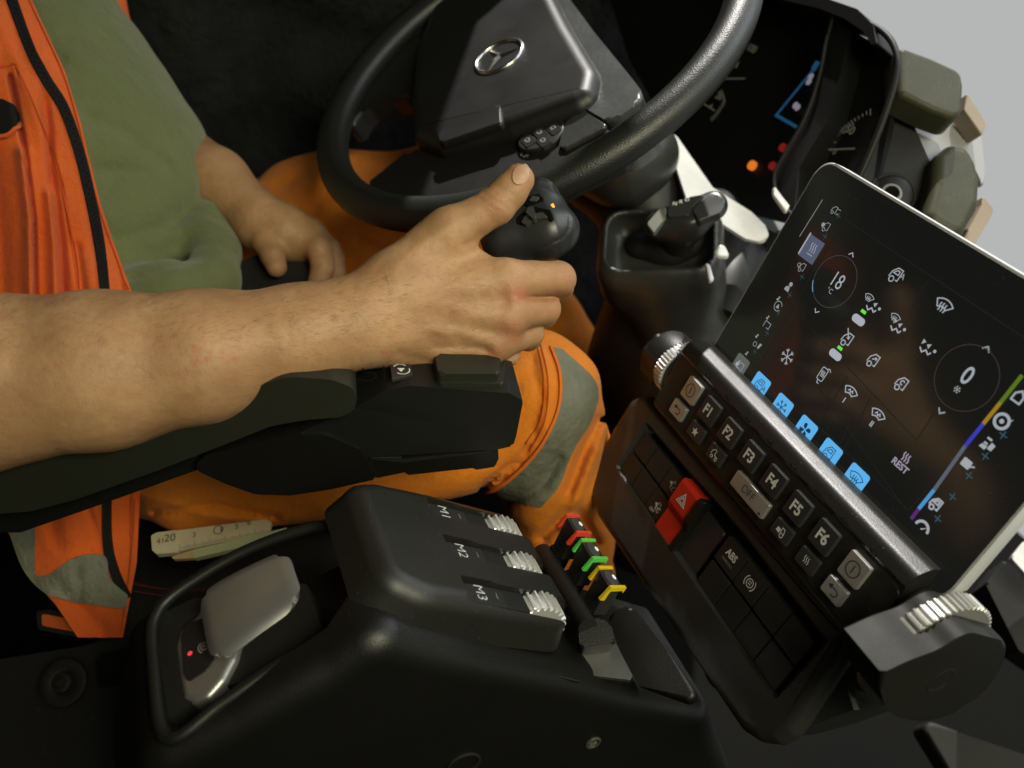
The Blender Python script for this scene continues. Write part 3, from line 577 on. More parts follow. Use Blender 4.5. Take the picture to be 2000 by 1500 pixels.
for (x_, y_, gl) in ((1080, 248, 0), (1053, 256, 1), (1030, 272, 2), (1060, 272, 2)):
    u_ = WH.hit(x_, y_, -.006); box('button', WH, u_[0], u_[1], .0085, .0055, -.012, -.0075, M_keyblk, wheel, r=.002)
    glyph('glyph', WH, u_[0], u_[1], .004, [[(-.8, -.5), (.2, -.5), (.2, .5), (-.8, .5), (-.8, -.5)], [(.6, -.4), (.6, .4)]][:gl + 1], .0007, M_dim, wheel, -.0072)
for (x_, y_) in ((1014, 250), (1054, 242), (1026, 303)):
    u_ = WH.hit(x_, y_, -.0135); glyph('glyph', WH, u_[0], u_[1], .0055, [[(-.9, -.5), (.1, -.5), (.1, .5), (-.9, .5), (-.9, -.5)], [(.5, -.4), (.5, .4)], [(.9, -.2), (.9, .2)]], .0008, M_dim, wheel, -.0132)
u_ = WH.hit(974, 109, .006); EM = WH.moved(u_[0], u_[1], .0045)
c_ = [EM.pt(.0262 * math.cos(t), .0262 * math.sin(t), .001) for t in np.linspace(0, 2 * math.pi, 49)[:-1]]
emb = tube('emblem', c_, .0021, M_chrome, wheel, 8, closed=True)
u2 = EM.hit(1022, 92); a0 = math.atan2(u2[1], u2[0]); bm = bmesh.new(); ctr = bm.verts.new(EM.pt(0, 0, .0032)); rg = []
for k in range(6):
    a = a0 + k * math.pi / 3; r_ = .0255 if k % 2 == 0 else .0044; rg.append(bm.verts.new(EM.pt(r_ * math.cos(a), r_ * math.sin(a), .0012)))
for k in range(6): bm.faces.new((ctr, rg[k], rg[(k + 1) % 6]))
bm.faces.new(rg[::-1]); mkbm('star', bm, M_chrome, emb, sharp=5, wn=False)
# ================================================================== column, selector lever
column = thing('steering_column', 'black plastic steering column cowl running down under the wheel', 'steering column', P(1250, 420, 1.0))
def blob_f(Ls, k=.01): return lambda p: un(np.full(len(p), 9.), [c_ for L_ in Ls for c_ in L_], p, k)
def blob_mesh(name, Ls, m, par, k=.01, h=.003, f=None):
    a_ = np.array([q for L_ in Ls for c_ in L_ for q in c_[:2]]); r_ = max(max(c_[2:]) for L_ in Ls for c_ in L_) + .02; return sdf_mesh(name, f or blob_f(Ls, k), a_.min(0) - r_, a_.max(0) + r_, h, m, par)
M_col = mat('column_plastic', (.030, .032, .026), .36, bump=(('n', 1100, .0001),), rvar=.06, dust=.5)
blob_mesh('upper_cowl', [chain([(1060, 190, .99, .058), (1160, 270, .97, .055), (1222, 312, .96, .050)]), chain([(1222, 312, .96, .050), (1268, 300, .955, .030)])], M_col, column, .02)
blob_mesh('lower_cowl', [chain([(1180, 330, 1.02, .055), (1255, 390, 1.01, .048), (1285, 500, 1.01, .052)]), chain([(1285, 500, 1.01, .052), (1300, 720, 1.05, .09), (1290, 950, 1.15, .12)])], M_soft, column, .03, .004)
PD = facing(1288, 462, .90, yaw=-14, pitch=22)
def rbox(p, fr, c_, hs, r_):
    q = p - fr.o; q = np.stack([q @ fr.ex, q @ fr.ey, q @ fr.ez], 1) - c_; q = np.abs(q) - (np.array(hs) - r_); return np.linalg.norm(np.maximum(q, 0), axis=1) + np.minimum(q.max(1), 0) - r_
PB = chain([(1300, 560, .95, .045), (1350, 700, 1.0, .06), (1380, 860, 1.05, .07)])
def pod_f(p):
    d = rbox(p, PD, np.array([-.002, -.002, -.04]), (.066, .048, .04), .026); d = smin(d, un(np.full(len(p), 9.), PB, p, .02), .035)
    d = smax(d, -rbox(p, PD, np.array([-.001, .001, -.004]), (.0545, .0355, .030), .020), .005); return smax(d, -(rbox(p, PD, np.array([-.001, .000, 0]), (.0600, .0415, .0016), .0012)), .002)
sdf_mesh('selector_housing', pod_f, PD.o - .16 - np.array([0, 0, .35]), PD.o + .16, .0028, M_col, column)
blob_mesh('gaiter', [chain([(1250, 480, .94, .016), (1310, 485, .94, .024), (1345, 470, .93, .020)])], M_deep, column, .02)
ST = facing(1335, 415, .868, yaw=-12, pitch=30)
lever = thing('gear_selector', 'short dark selector lever with printed letters standing in the recess beside the wheel', 'gear selector', P(1340, 470, .92))
KB = chain([(1288, 440, .885, .0150), (1345, 428, .880, .0185), (1392, 402, .876, .0150)])
def knob_f(p):
    d = un(np.full(len(p), 9.), KB, p, .01); d = smin(d, un(np.full(len(p), 9.), chain([(1330, 450, .895, .019), (1320, 480, .93, .018)]), p, .01), .015); return smax(d, (p - ST.o) @ ST.ez - .0015, .004)
sdf_mesh('knob', knob_f, ST.o - .09, ST.o + .09, .0016, mat('lever_grey', (.022, .023, .02), .3, rvar=.05, dust=.4), lever)
prism('knob_cap', ST, [(1352, 408), (1390, 379), (1404, 382), (1415, 402), (1407, 414), (1362, 434)], -.004, .0034, mat('cap_grey', (.03, .031, .028), .3, rvar=.05, dust=.4), lever, r=.004, bev=.0025, seg=4)
prism('knob_cap', ST, [(1306, 400), (1350, 384), (1384, 376), (1350, 404), (1344, 420), (1304, 424)], -.004, .0028, MATS['cap_grey'], lever, r=.002, bev=.0015, seg=4)
prism('knob_plate', ST, [(1264, 436), (1288, 408), (1302, 404), (1300, 424), (1276, 456)], -.004, .0025, mat('lever_plate', (.20, .20, .17), .3, .5), lever, r=.002, bev=.001)
for k_, ch in enumerate(('N', 'R', 'D')): u_ = ST.hit(1318 + 12 * k_, 398 - 4 * k_, .003); text('letter', ch, ST, u_[0], u_[1], .0060, M_white, lever, .0031, rot=-8)
# ================================================================== dashboard beyond the column
M_lit = mat('painted_brightness', (.60, .60, .58), .35, var=.12, vscale=18, bump=(('n', 60, .0006),))  # pale colour stands in for overexposed sun on the dash
M_dash = mat('dash_plastic', (.008, .008, .0075), .45, spec=.35, bump=GR, rvar=.06, dust=.3)
dash = thing('dashboard', 'black dashboard with olive side vanes and sunlit patches coloured pale right of the wheel', 'dashboard', P(1600, 500, 1.1))
def plate(name, pts, d, yaw, pitch, th_, m, par, r=.004, bev=.003, **k):
    cx, cy = np.mean(pts, 0); f = facing(cx, cy, d, yaw, pitch); return prism(name, f, pts, -th_, 0, m, par, r=r, bev=bev, **k)
def blob(name, pts, m, par, flat=1., **k): return tubepx(name, pts, m, par, flat=flat, n=28, **k)
plate('lower_panel', [(1400, 380), (1560, 380), (1700, 420), (1850, 480), (1700, 760), (1500, 800), (1380, 760), (1400, 560)], 1.12, -10, 25, .08, M_dash, dash, r=.02, bev=.02)
blob('vent_duct', [(1340, 560, 1.0, .05), (1385, 470, 1.02, .05), (1430, 430, 1.06, .045)], M_soft, dash)
blob('side_duct', [(1400, 640, .98, .045), (1425, 560, 1.0, .04), (1440, 500, 1.03, .035), (1436, 470, 1.05, .03)], M_soft, dash)
plate('bright_patch', [(1288, 245), (1322, 266), (1392, 366), (1468, 414), (1503, 448), (1497, 475), (1456, 466), (1400, 430), (1345, 400), (1322, 330)], .95, 10, 25, .004, M_lit, dash, r=.01)  # plates where the dash is overexposed, their brightness put into the colour
plate('bright_patch', [(1410, 462), (1430, 505), (1392, 500)], .86, 10, 25, .003, M_lit, dash, r=.005)
plate('bright_patch', [(1378, 512), (1386, 516), (1395, 548), (1386, 552)], .84, 10, 25, .003, M_lit, dash, r=.003)
plate('bright_patch', [(1510, 356), (1542, 402), (1538, 418), (1512, 380)], .88, 10, 25, .004, M_lit, dash, r=.003)
plate('cluster_foot', [(1385, 345), (1440, 380), (1500, 370), (1545, 430), (1530, 460), (1480, 440), (1420, 402)], 1.02, 0, 35, .05, mat('dash_grey', (.06, .065, .065), .35, rvar=.05), dash, r=.01, bev=.008)
# cluster
CLn = -EX * math.cos(R(32)) + EZ * math.sin(R(32)); CL = Fr(P(1560, 250, .95), -EY, EX * math.sin(R(32)) + EZ * math.cos(R(32)))
M_bin = mat('binnacle_black', (.006, .006, .006), .5, spec=.3)
clus = thing('instrument_cluster', 'black instrument cluster with dials, blue framed display and small warning lamps', 'instrument cluster', P(1560, 300, 1.0))
prism('housing', CL, [(1150, -120), (1480, -60), (1552, 2), (1625, 40), (1740, 100), (1750, 180), (1700, 420), (1560, 440), (1440, 410), (1384, 350), (1298, 240), (1230, 120)], -.012, -.004, M_bin, clus, r=.01, bev=.006)
hood = prism('hood', CL, [(1440, -90), (1552, 0), (1622, 31), (1631, 22), (1716, 53), (1747, 84), (1757, 122), (1744, 122), (1728, 96), (1690, 70), (1640, 50), (1560, 30), (1430, -40)], -.010, .035, M_bin, clus, r=.004, bev=.003, wp=-.004)
bpods = lambda pts, w_: [CL.at(x_, y_, w_) for x_, y_ in crv(pts, 8)]
tube('pod_rim', bpods([(1629, 24), (1614, 80), (1600, 150), (1572, 230), (1530, 305), (1512, 345), (1522, 392), (1548, 420)], .03), .0020, mat('rim_dark', (.012, .012, .010), .5, spec=.25), clus, 10)
tube('pod_rim', bpods([(1629, 24), (1700, 48), (1736, 74), (1752, 110), (1750, 150), (1728, 225), (1690, 320), (1670, 360)], .03), .0032, mat('rim_dark', (.012, .012, .010), .5, spec=.25), clus, 10)
prism('pod_wall', CL, [(1629, 26), (1660, 60), (1640, 150), (1612, 240), (1560, 330), (1552, 415), (1522, 392), (1514, 345), (1530, 305), (1572, 230), (1600, 150), (1614, 80)], -.01, .026, M_bin, clus, r=.002, bev=.001)
DL = CL.moved(*CL.hit(1690, 300), 0)
g1 = []; bm = bmesh.new(); k = 0
for i, (x_, y_) in enumerate(crv([(1613, 293), (1622, 275), (1640, 254), (1662, 235), (1700, 212)], 5)):
    u_ = CL.hit(x_, y_, .001); c0 = CL.hit(1700, 300, .001); t = nz(c0 - u_); ribbon(bm, CL, [u_, u_ + t * (.008 if i % 5 == 0 else .0045)], .0013, .001)
mkbm('dial_ticks', bm, M_dim, clus, wn=False)
u_ = CL.hit(1642, 291, .003); u2 = CL.hit(1670, 290, .003); glyph('needle', CL, 0, 0, 1, [[tuple(CL.hit(1616, 292, .003)), tuple(u2)]], .0018, M_dim, clus, .003)
for tx, x_, y_, s in (('50', 1660, 254, .012), ('0', 1630, 297, .008), ('100', 1468, 95, .012), ('16', 1437, 126, .011), ('20', 1405, 188, .012), ('4', 1388, 208, .009)):
    u_ = CL.hit(x_, y_, .001); text('numeral', tx, CL, u_[0], u_[1], s, M_dim, clus, .001)
bm = bmesh.new()
for i, (x_, y_) in enumerate(crv([(1412, 182), (1416, 200), (1405, 220), (1392, 236)], 4)):
    u_ = CL.hit(x_, y_, .001); ribbon(bm, CL, [u_, u_ + np.array([-.006, .002])], .0013, .001)
mkbm('dial_ticks', bm, M_dim, clus, wn=False)
glyph('needle', CL, 0, 0, 1, [[tuple(CL.hit(1416, 154, .003)), tuple(CL.hit(1456, 153, .003))]], .0015, M_dim, clus, .003)
glyph('needle', CL, 0, 0, 1, [[tuple(CL.hit(1370, 200, .003)), tuple(CL.hit(1396, 216, .003))]], .0015, M_dim, clus, .003)
H = lambda x_, y_: tuple(CL.hit(x_, y_, .002)); glyph('display_frame', CL, 0, 0, 1, [[H(1600, 122), H(1516, 225), H(1556, 248)]], .0035, emi('display_blue', (.02, .10, .21), .5), clus, .002)
glyph('display_tab', CL, 0, 0, 1, [], .001, emi('display_blue', (.02, .10, .21), .5), clus, .0022, fills=[[H(1594, 118), H(1602, 122), H(1592, 140), H(1584, 134)]])
for x_, y_ in ((1584, 150), (1580, 160), (1554, 206), (1558, 210)): u_ = CL.hit(x_, y_, .002); glyph('display_icon', CL, u_[0], u_[1], .005, [], .001, emi('display_white', (.3, .28, .33), .6), clus, .0024, fills=[circ(0, 0, .8, n=8)[:-1]])
for x_, y_, m_, s in ((1467, 322, emi('lamp_orange', (.9, .22, .02), .8), .0055), (1507, 323, emi('lamp_red', (.3, .015, .015), .5), .0045), (1527, 287, emi('lamp_red', (.3, .015, .015), .5), .0045)):
    u_ = CL.hit(x_, y_, .001); lathe('warning_lamp', CL.pt(u_[0], u_[1], -.003), CL.ez, [(s, 0), (s, .004), (s * .7, .0052)], m_, clus, 20)
# side of the dashboard
SD = facing(1750, 330, .86, yaw=-6, pitch=10)
prism('side_panel', SD, [(1750, 150), (1758, 186), (1790, 255), (1822, 330), (1824, 356), (1806, 425), (1760, 480), (1690, 440), (1680, 330), (1735, 200)], -.05, 0, M_dash, dash, r=.006, bev=.004)
u_ = SD.hit(1742, 382, .0); f_ = SD.pt(u_[0], u_[1], -.002)
rot_ = lathe('light_switch', f_, SD.ez, [(.0235, 0), (.0235, .003), (.0225, .0042), (.0205, .0042), (.0195, .003), (.0195, .0045), (.0150, .0060)], M_blk, dash, 48)
lathe('switch_ring', SD.pt(u_[0] - .002, u_[1], .003), SD.ez, [(.0105, 0), (.0105, .002), (.0098, .003), (.008, .003), (.0075, .002)], M_silver, rot_, 40)
lathe('switch_bezel', SD.pt(u_[0] - .002, u_[1], .004), SD.ez, [(.0068, 0), (.0068, .004), (.0055, .005)], M_gloss, rot_, 32)
M_vane = mat('olive_vane', (.050, .050, .028), .45, spec=.22, rvar=.08, bump=(('n', 700, .0001),), var=.12, vscale=30, dust=1.)
M_beige = mat('beige_edge', (.30, .235, .17), .6, var=.1, bump=(('n', 400, .0003),))
plate('side_vane', [(1755, 87), (1818, 110), (1879, 138), (1884, 165), (1880, 236), (1820, 214), (1757, 182)], .84, 4, 18, .03, M_vane, dash, r=[.006, .02, .012, .012, .012, .02, .006], bev=.006, seg=6, own=True)
plate('overexposed_dash', [(1757, 176), (1800, 190), (1880, 225), (1916, 262), (1924, 330), (1922, 380), (1905, 330), (1880, 300), (1840, 300), (1822, 335), (1790, 258)], .875, 4, 18, .006, mat('painted_overexposed', (.30, .30, .30), .5), dash, r=.006, bev=.002)  # overexposed middle of the dash body, its glare painted as a pale plate
plate('vane_edge', [(1889, 176), (1926, 240), (1919, 268), (1884, 214)], .86, 10, 10, .02, M_beige, dash, r=.002, bev=.002)
plate('side_vane', [(1829, 300), (1858, 276), (1894, 284), (1911, 315), (1919, 350), (1916, 398), (1880, 467), (1806, 425), (1824, 355)], .83, 4, 18, .03, M_vane, dash, r=.012, bev=.010, seg=6, own=True)
plate('vane_edge', [(1921, 378), (1941, 410), (1931, 432), (1903, 478), (1880, 470), (1917, 400)], .85, 10, 10, .02, M_beige, dash, r=.002, bev=.002)
# ================================================================== touchscreen
def tilt(o, a): return Fr(o, -EY, EX * math.sin(R(a)) + EZ * math.cos(R(a)))
S = tilt(P(1635, 548, .65), 24.7)
K = Fr(S.at(1390, 805, .02), S.ex, S.ey)
SRC = [(-.0765, .0695), (.207, .0675), (.207, -.124), (-.0765, -.124)]
screen = thing('touchscreen', 'tablet shaped touchscreen with rounded corners showing climate icons and 18 degrees', 'touchscreen', S.pt(.06, -.12, -.01))
M_glass = mat('screen_glass', (.004, .004, .004), .12, spec=1., emit=(.0065, .0070, .0062), es=1., dust=.55, var=.3)
M_frame = mat('screen_frame_silver', (.66, .67, .70), .32, .3, rvar=.04)
prism('back_shell', S, SRC, -.0155, -.0035, mat('screen_back', (.62, .63, .65), .35, .35), screen, r=[.014] * 4, bev=.0, px=False, bb=.003)
prism('frame', S, [(x + np.sign(x) * .0004, y + np.sign(y) * .0004) for x, y in SRC], -.0095, -.0006, M_frame, screen, r=.0146, bev=.0012, px=False, n=8)
prism('glass', S, [(x - np.sign(x) * .0013, y - np.sign(y) * .0013) for x, y in SRC], -.002, 0, M_glass, screen, r=.0135, bev=.0007, px=False, n=8)
def sp_(x_, y_, w_=0.): return S.hit(x_, y_, w_)
def I(name, x_, y_, s, strokes, lw=.0007, m=None, fills=(), w_=.0003, rot=0):
    u_ = sp_(x_, y_); return glyph(name, S, u_[0], u_[1], s, [[(a * .93, b_ * .93) for a, b_ in st_] for st_ in strokes] if s < .015 and s > .001 else strokes, lw * .85, m or M_icon, screen, w_, [[(a * .92, b_ * .92) for a, b_ in f_] for f_ in fills] if .001 < s < .015 else fills, rot)
truck = [[(-.85, -.5), (-.75, .25), (-.2, .9), (.6, .9), (.6, -.5), (.25, -.5)], circ(-.3, -.6, .34, n=14), [(-.5, .15), (-.1, .6), (.3, .6), (.3, .15), (-.5, .15)]]
truckb = [[(-.85, -.5), (-.75, .25), (-.2, .9), (.6, .9), (.6, -.5), (.25, -.5)], circ(-.3, -.6, .34, n=14)]
fan_ = circ(0, -.9, 1.7, 50, 130, 10); fan = [fan_ + [(-.62, -.25)] + circ(0, -.9, .85, 125, 55, 6)[1:] + [fan_[0]]]
wav = lambda x0, y0, y1, a=.12, n=8: [(x0 + a * math.sin(2 * math.pi * k / n), y0 + (y1 - y0) * k / n) for k in range(n + 1)]
heat = [wav(-.45, -.5, .8), wav(0, -.5, .8), wav(.45, -.5, .8)]
defr = fan + [wav(-.35, -.55, .35, .08), wav(0, -.55, .4, .08), wav(.35, -.55, .35, .08)]
seat = [[(-1., -.3), (-.35, -.75), (.05, -.2), (.7, -.55), (.95, -.1)]]
snow = [];
for k in range(3):
    a = R(60 * k); c1, s1 = math.cos(a), math.sin(a); snow.append([(-c1, -s1), (c1, s1)])
    for sg in (-1, 1):
        bx, by = sg * .62 * c1, sg * .62 * s1
        for dl in (-.7, .7): snow.append([(bx, by), (bx + sg * .36 * math.cos(a + dl), by + sg * .36 * math.sin(a + dl))])
blade = lambda a: [(math.cos(a) * x_ - math.sin(a) * y_, math.sin(a) * x_ + math.cos(a) * y_) for x_, y_ in [(.08, .02), (.45, .38), (.85, .30), (.98, .0), (.8, -.22), (.4, -.15)]]
rrect = lambda a, b_, r_, n=4: fillet([(-a, -b_), (a, -b_), (a, b_), (-a, b_)], r_, n)
pers = [circ(.15, .5, .38, n=12)[:-1], [(-.6, -.8), (-.6, -.3), (-.2, .05), (.3, .0), (.5, -.8)]]
chev = lambda s: [[(-.6, -.3 * s), (0, .3 * s), (.6, -.3 * s)]]
# tiles along the bottom
for i, (x_, y_) in enumerate(((1484, 753), (1527, 796), (1573, 840), (1620, 886), (1671, 936))):
    t = I('tile', x_, y_, 1, [], m=M_tile, fills=[rrect(.0092, .0088, .0022)]); u_ = sp_(x_, y_)
    M_tg = mat('tile_mark', (.004, .01, .02), .5, emit=(.002, .03, .08), es=1)
    st, fl = [(truck, []), (snow, []), ([], [blade(R(90 * k + 20)) for k in range(4)]), (truck, []), (defr, [])][i]
    glyph('tile_mark', S, u_[0], u_[1], .0058, st, .0006, M_tg, t, .0006, fl)
    if i == 0: text('tile_letter', 'A', S, u_[0] + .006, u_[1], .006, M_tg, t, .0006, bold=0)
# left column of small symbols
I('side_symbol', 1630, 411, .0035, truckb + [[(.6, .7), (1.8, .7)], circ(1.4, -.6, .3, 20, 200, 6)], .0005, M_icon2)
I('side_symbol', 1614, 444, .0042, truckb, .0005, M_icon2, [circ(-1, .1, .45, n=10)[:-1]])
t = I('side_tile', 1585, 487, 1, [], m=M_slate, fills=[rect(0, 0, .0090, .0092)]); I('side_bar', 1575, 481, 1, [], m=M_icon, fills=[rect(-.0028, .0012, .0007, .0092)], w_=.0005)
u_ = sp_(1588, 487); glyph('side_mark', S, u_[0], u_[1], .0055, heat + [[(-.6, -.85), (.6, -.85)]], .0006, M_icon, t, .0006)
I('side_symbol', 1567, 523, .0042, truckb + [circ(-1, .1, .42, n=10)], .0005, M_icon2)
I('side_symbol', 1541, 560, .0052, [], .0005, M_icon2, pers)
I('side_symbol', 1520, 598, .0048, [circ(0, 0, .9, 20, 330, 16)], .0006, M_icon2, [[(-.4, -.4), (.45, -.4), (0, .45)]])
I('side_symbol', 1521, 583, .0024, [], .0005, M_icon2, pers)
I('side_symbol', 1498, 636, .0045, [[(-.8, -.6), (-.8, .7), (.8, .7), (.8, -.4), (.1, -.4)]], .0006, M_icon2); I('side_symbol', 1500, 620, .0022, [], .0005, M_icon2, pers)
I('side_symbol', 1480, 673, .0042, [circ(-.7, -.3, .5, n=10)], .0005, M_icon2, [[(.3, -.6), (.8, -.6), (1.1, .6), (.5, .6)]]); I('side_symbol', 1479, 656, .0022, [], .0005, M_icon2, pers)
I('side_symbol', 1459, 690, .0022, [], .0005, M_icon2, pers)
t = I('side_tile', 1445, 715, 1, [], m=emi('tile_grey', (.13, .14, .13), .8), fills=[rrect(.0082, .0088, .002)]); u_ = sp_(1446, 718); glyph('side_mark', S, u_[0], u_[1], .0046, truckb, .0005, M_icon, t, .0006, [circ(-1, .1, .4, n=8)[:-1]])
I('side_mark', 1444, 707, .0022, [], .0005, M_icon, pers, .0006)
for x_, y_ in ((1638, 422), (1612, 462), (1567, 541), (1543, 576), (1521, 611), (1499, 651), (1475, 687)): I('plus_mark', x_, y_, .0028, [[(-1, 0), (1, 0)], [(0, -1), (0, 1)]], .0005, M_teal)
I('edge_line', 0, 0, 1, [], fills=[]) if 0 else glyph('side_line', S, 0, 0, 1, [[tuple(sp_(1607, 390)), tuple(sp_(1562, 462))]], .0005, M_icon2, screen, .0003)
# main field
def A2(nm, x_, y_, s, st, lw=.0009, m=None, fills=()): return I(nm, x_, y_, s, st, lw, m, fills)
A2('arrow_up', 1664, 497, .0045, chev(1)); A2('arrow_down', 1595, 608, .0045, chev(-1)); A2('arrow_up', 1928, 681, .0050, chev(1), .0012, M_icon2); A2('arrow_down', 1838, 804, .0050, chev(-1), .0012, M_icon2)
M_ring = emi('screen_ring', (.055, .06, .06), .8)
A2('dial_ring', 1630, 550, .0198, [circ(0, 0, 1, n=56)], .0006, M_ring); A2('dial_ring', 1887, 738, .0215, [circ(0, 0, 1, n=56)], .0007, mat('screen_ring2', (.01, .01, .01), .5, emit=(.045, .03, .03), es=.8))
I('dial_mark', 1630, 550, .0198, [circ(0, 0, 1, 206, 232, 8)], .0009, emi('screen_arc', (.12, .32, .50), .9), w_=.0006)
u_ = sp_(1635, 549); text('temperature', '18', S, u_[0], u_[1], .0165, M_icon, screen, bold=-.004, sx=.78); u_ = sp_(1621, 568); text('unit', '°C', S, u_[0], u_[1], .0055, M_icon2, screen, bold=0)
u_ = sp_(1889, 735); text('fan_speed', '0', S, u_[0], u_[1], .0170, M_icon, screen, bold=.012, sx=.85); A2('fan_mark', 1870, 761, .0026, snow, .0005, M_icon2)
A2('cab_symbol', 1750, 538, .0062, truck); u_ = sp_(1763, 541); text('cab_letter', 'A', S, u_[0], u_[1], .006, M_icon2, screen, bold=0)
A2('defrost_symbol', 1842, 599, .0068, defr, .0010)
A2('airflow_symbol', 1697, 583, .0042, defr, .0006); A2('airflow_symbol', 1704, 599, .0052, seat, .0012, None, [circ(1.3, .35, .25, n=8)[:-1], [(-.1, .5), (.5, .9), (.45, .1)]])
A2('airflow_symbol', 1748, 622, .0042, defr, .0006); A2('airflow_symbol', 1752, 639, .0052, seat, .0012, None, [circ(1.3, .35, .25, n=8)[:-1], [(-.9, .1), (-.4, .7), (-.9, .8)], [(-.1, .5), (.5, .9), (.45, .1)]])
A2('airflow_symbol', 1810, 681, .0052, seat, .0012, None, [circ(1.3, .35, .25, n=8)[:-1], [(-1.1, .1), (-.6, .7), (-1.2, .9)], [(-.3, .5), (.3, .9), (.25, .1)]])
for x_, y_ in ((1687, 609), (1641, 680)): A2('green_mark', x_, y_, 1, [], .001, M_green, [rect(0, 0, .0024, .0012)])
for x_, y_ in ((1677, 625), (1632, 693)): A2('pill', x_, y_, 1, [], .001, mat('screen_pill', (.01, .01, .01), .5, emit=(.42, .45, .50), es=.9), [rrect(.0062, .0030, .003)])
A2('vent_symbol', 1655, 664, .0060, truckb + [[(-.9, 1.3), (.1, .2)], [(-.25, .25), (.12, .2), (.1, .6)]], .0010)
A2('recirculation_symbol', 1706, 705, .0058, truckb + [[(-.3, .1), (.3, .5)], [(.0, .5), (.32, .5), (.3, .2)]], .0010); A2('recirculation_symbol', 1761, 751, .0058, truckb + [circ(0, .25, .28, 30, 300, 8)], .0010)
A2('snowflake', 1538, 697, .0070, snow, .0008)
A2('mirror_symbol', 1607, 731, .0058, [rrect(.55, .95, .25) + [rrect(.55, .95, .25)[0]]] + [wav(x0, -.4, .5, .08) for x0 in (-.25, 0, .25)] + [[(.2, .95), (.6, 1.2), (1., .9)], [(-.2, -.95), (-.1, -1.4), (.3, -1.4)]], .0008)
for x_, y_ in ((1660, 768), (1713, 813)): A2('washer_symbol', x_, y_, .0062, fan + [[(-.45, .15), (-.25, .45), (0, .1), (.2, .45), (.42, .15)], [(-.1, -.75), (-.1, -1.5)]] + ([[(.15, -.75), (.15, -1.5)]] if x_ > 1700 else []), .0010)
A2('rest_heat', 1769, 896, .0052, heat, .0011, mat('screen_lilac', (.01, .01, .01), .5, emit=(.34, .30, .38), es=.9)); u_ = sp_(1758, 910); text('rest_text', 'REST', S, u_[0], u_[1], .0066, MATS['screen_lilac'], screen)
gl = lambda *p: glyph('grid_line', S, 0, 0, 1, [[tuple(sp_(*q)) for q in p]], .0005, mat('grid_grey', (.01, .01, .01), .5, emit=(.008, .009, .0085), es=1), screen, .0002)
for p in (((1650, 428), (2040, 686)), ((1650, 428), (1478, 720)), ((1583, 640), (1790, 860)), ((1540, 640), (1585, 690)), ((1560, 705), (1770, 995)), ((1655, 735), (1575, 870)), ((1700, 777), (1640, 895)), ((1615, 773), (1720, 868)), ((1660, 828), (1640, 868)), ((1478, 720), (1775, 997)), ((1775, 997), (2040, 700)), ((1816, 545), (1776, 605)), ((1790, 860), (1835, 790))): gl(*p)
bar = [(1997, 733), (1955, 786), (1921, 828), (1886, 871), (1825, 957), (1795, 994), (1780, 1014)]; bc = [(.09, .16, .01), (.30, .18, .01), (.03, .04, .42), (.09, .11, .13), (.06, .27, .55), (.08, .02, .14)]
for i, c_ in enumerate(bc): glyph('colour_bar', S, 0, 0, 1, [[tuple(sp_(*bar[i])), tuple(sp_(*bar[i + 1]))]], .0026, mat('bar_%d' % i, (.01, .01, .01), .5, emit=c_, es=1.), screen, .0004)
A2('right_symbol', 1990, 775, .0047, [[(-.7, -.8), (-.7, .2), (0, .9), (.7, .2), (.7, -.8), (-.7, -.8)]], .0014); A2('right_symbol', 1957, 823, .0049, [circ(0, 0, 1, n=20)], .0022, None, [circ(0, 0, .35, n=8)[:-1], [(.7, .7), (1.2, 1.1), (.9, .3)]])
A2('right_symbol', 1929, 868, .0047, [[(-.6, .8), (.2, .8)], [(-.6, 0), (0, 0)]], .0016, None, [[(-.9, -.9), (.1, -.9), (.2, -.2), (-.7, -.3)], [(.3, -.5), (1, -.5), (1.1, .5), (.4, .6)]])
A2('right_symbol', 1888, 905, .0048, [[(.3, -.3), (1.3, .3)]], .0012, None, [rrect(.75, .65, .2)]); A2('right_symbol', 1828, 986, .0051, truck, .0014); A2('right_symbol', 1803, 1028, .0053, [circ(0, -.4, 1, 0, 180, 14)], .0022, None, [[(-.15, -.5), (.15, -.5), (.7, .3)]])
for x_, y_ in ((1960, 850), (1925, 891), (1893, 929), (1861, 970), (1832, 1013)): A2('plus_mark', x_, y_, .0030, [[(-1, 0), (1, 0)], [(0, -1), (0, 1)]], .0009, M_teal)
# ================================================================== keypad bar below the screen
keypad = thing('keypad_bar', 'slim black key bar below the touchscreen with F1 to F6 and silver keys', 'keypad', K.pt(.07, -.03, -.03))
def profile_ext(name, fr, prof, u0, u1, m, par, bev=.004):
    f = Fr(fr.pt(u0, 0, 0), fr.ey, fr.ez); return prism(name, f, prof, 0, u1 - u0, m, par, r=0, bev=bev, px=False, bb=bev, seg=4)
M_bar = mat('bar_plastic', (.014, .014, .012), .36, spec=.45, bump=(('n', 1300, .00010), ('v', 1000, .00006)), rvar=.06, dust=.8)
pf = fillet([(-.040, -.036), (-.040, -.003), (-.036, .0), (.0165, .0), (.0180, .0012), (.0285, -.0005), (.0345, -.012), (.0345, -.034)], [.004, .003, .003, .002, .007, .008, .012, .004], 6)
profile_ext('housing', K, pf, -.066, .214, M_bar, keypad, .006)
prism('key_plate', K, [(-.059, -.030), (-.050, -.033), (.196, -.033), (.214, -.010), (.214, .012), (.206, .0145), (-.045, .0145), (-.058, -.004)], -.002, .0007, M_blk2, keypad, r=.005, bev=.0005, px=False)
def key(u, v, a, b_, m, nm='key'): return box(nm, K, u, v, a, b_, -.001, .0042, m, keypad, r=.0014, bev=.0009)
KW = .0048
M_lbl = mat('key_print', (.62, .62, .60), .5); M_lbd = mat('key_print_dark', (.03, .03, .03), .5)
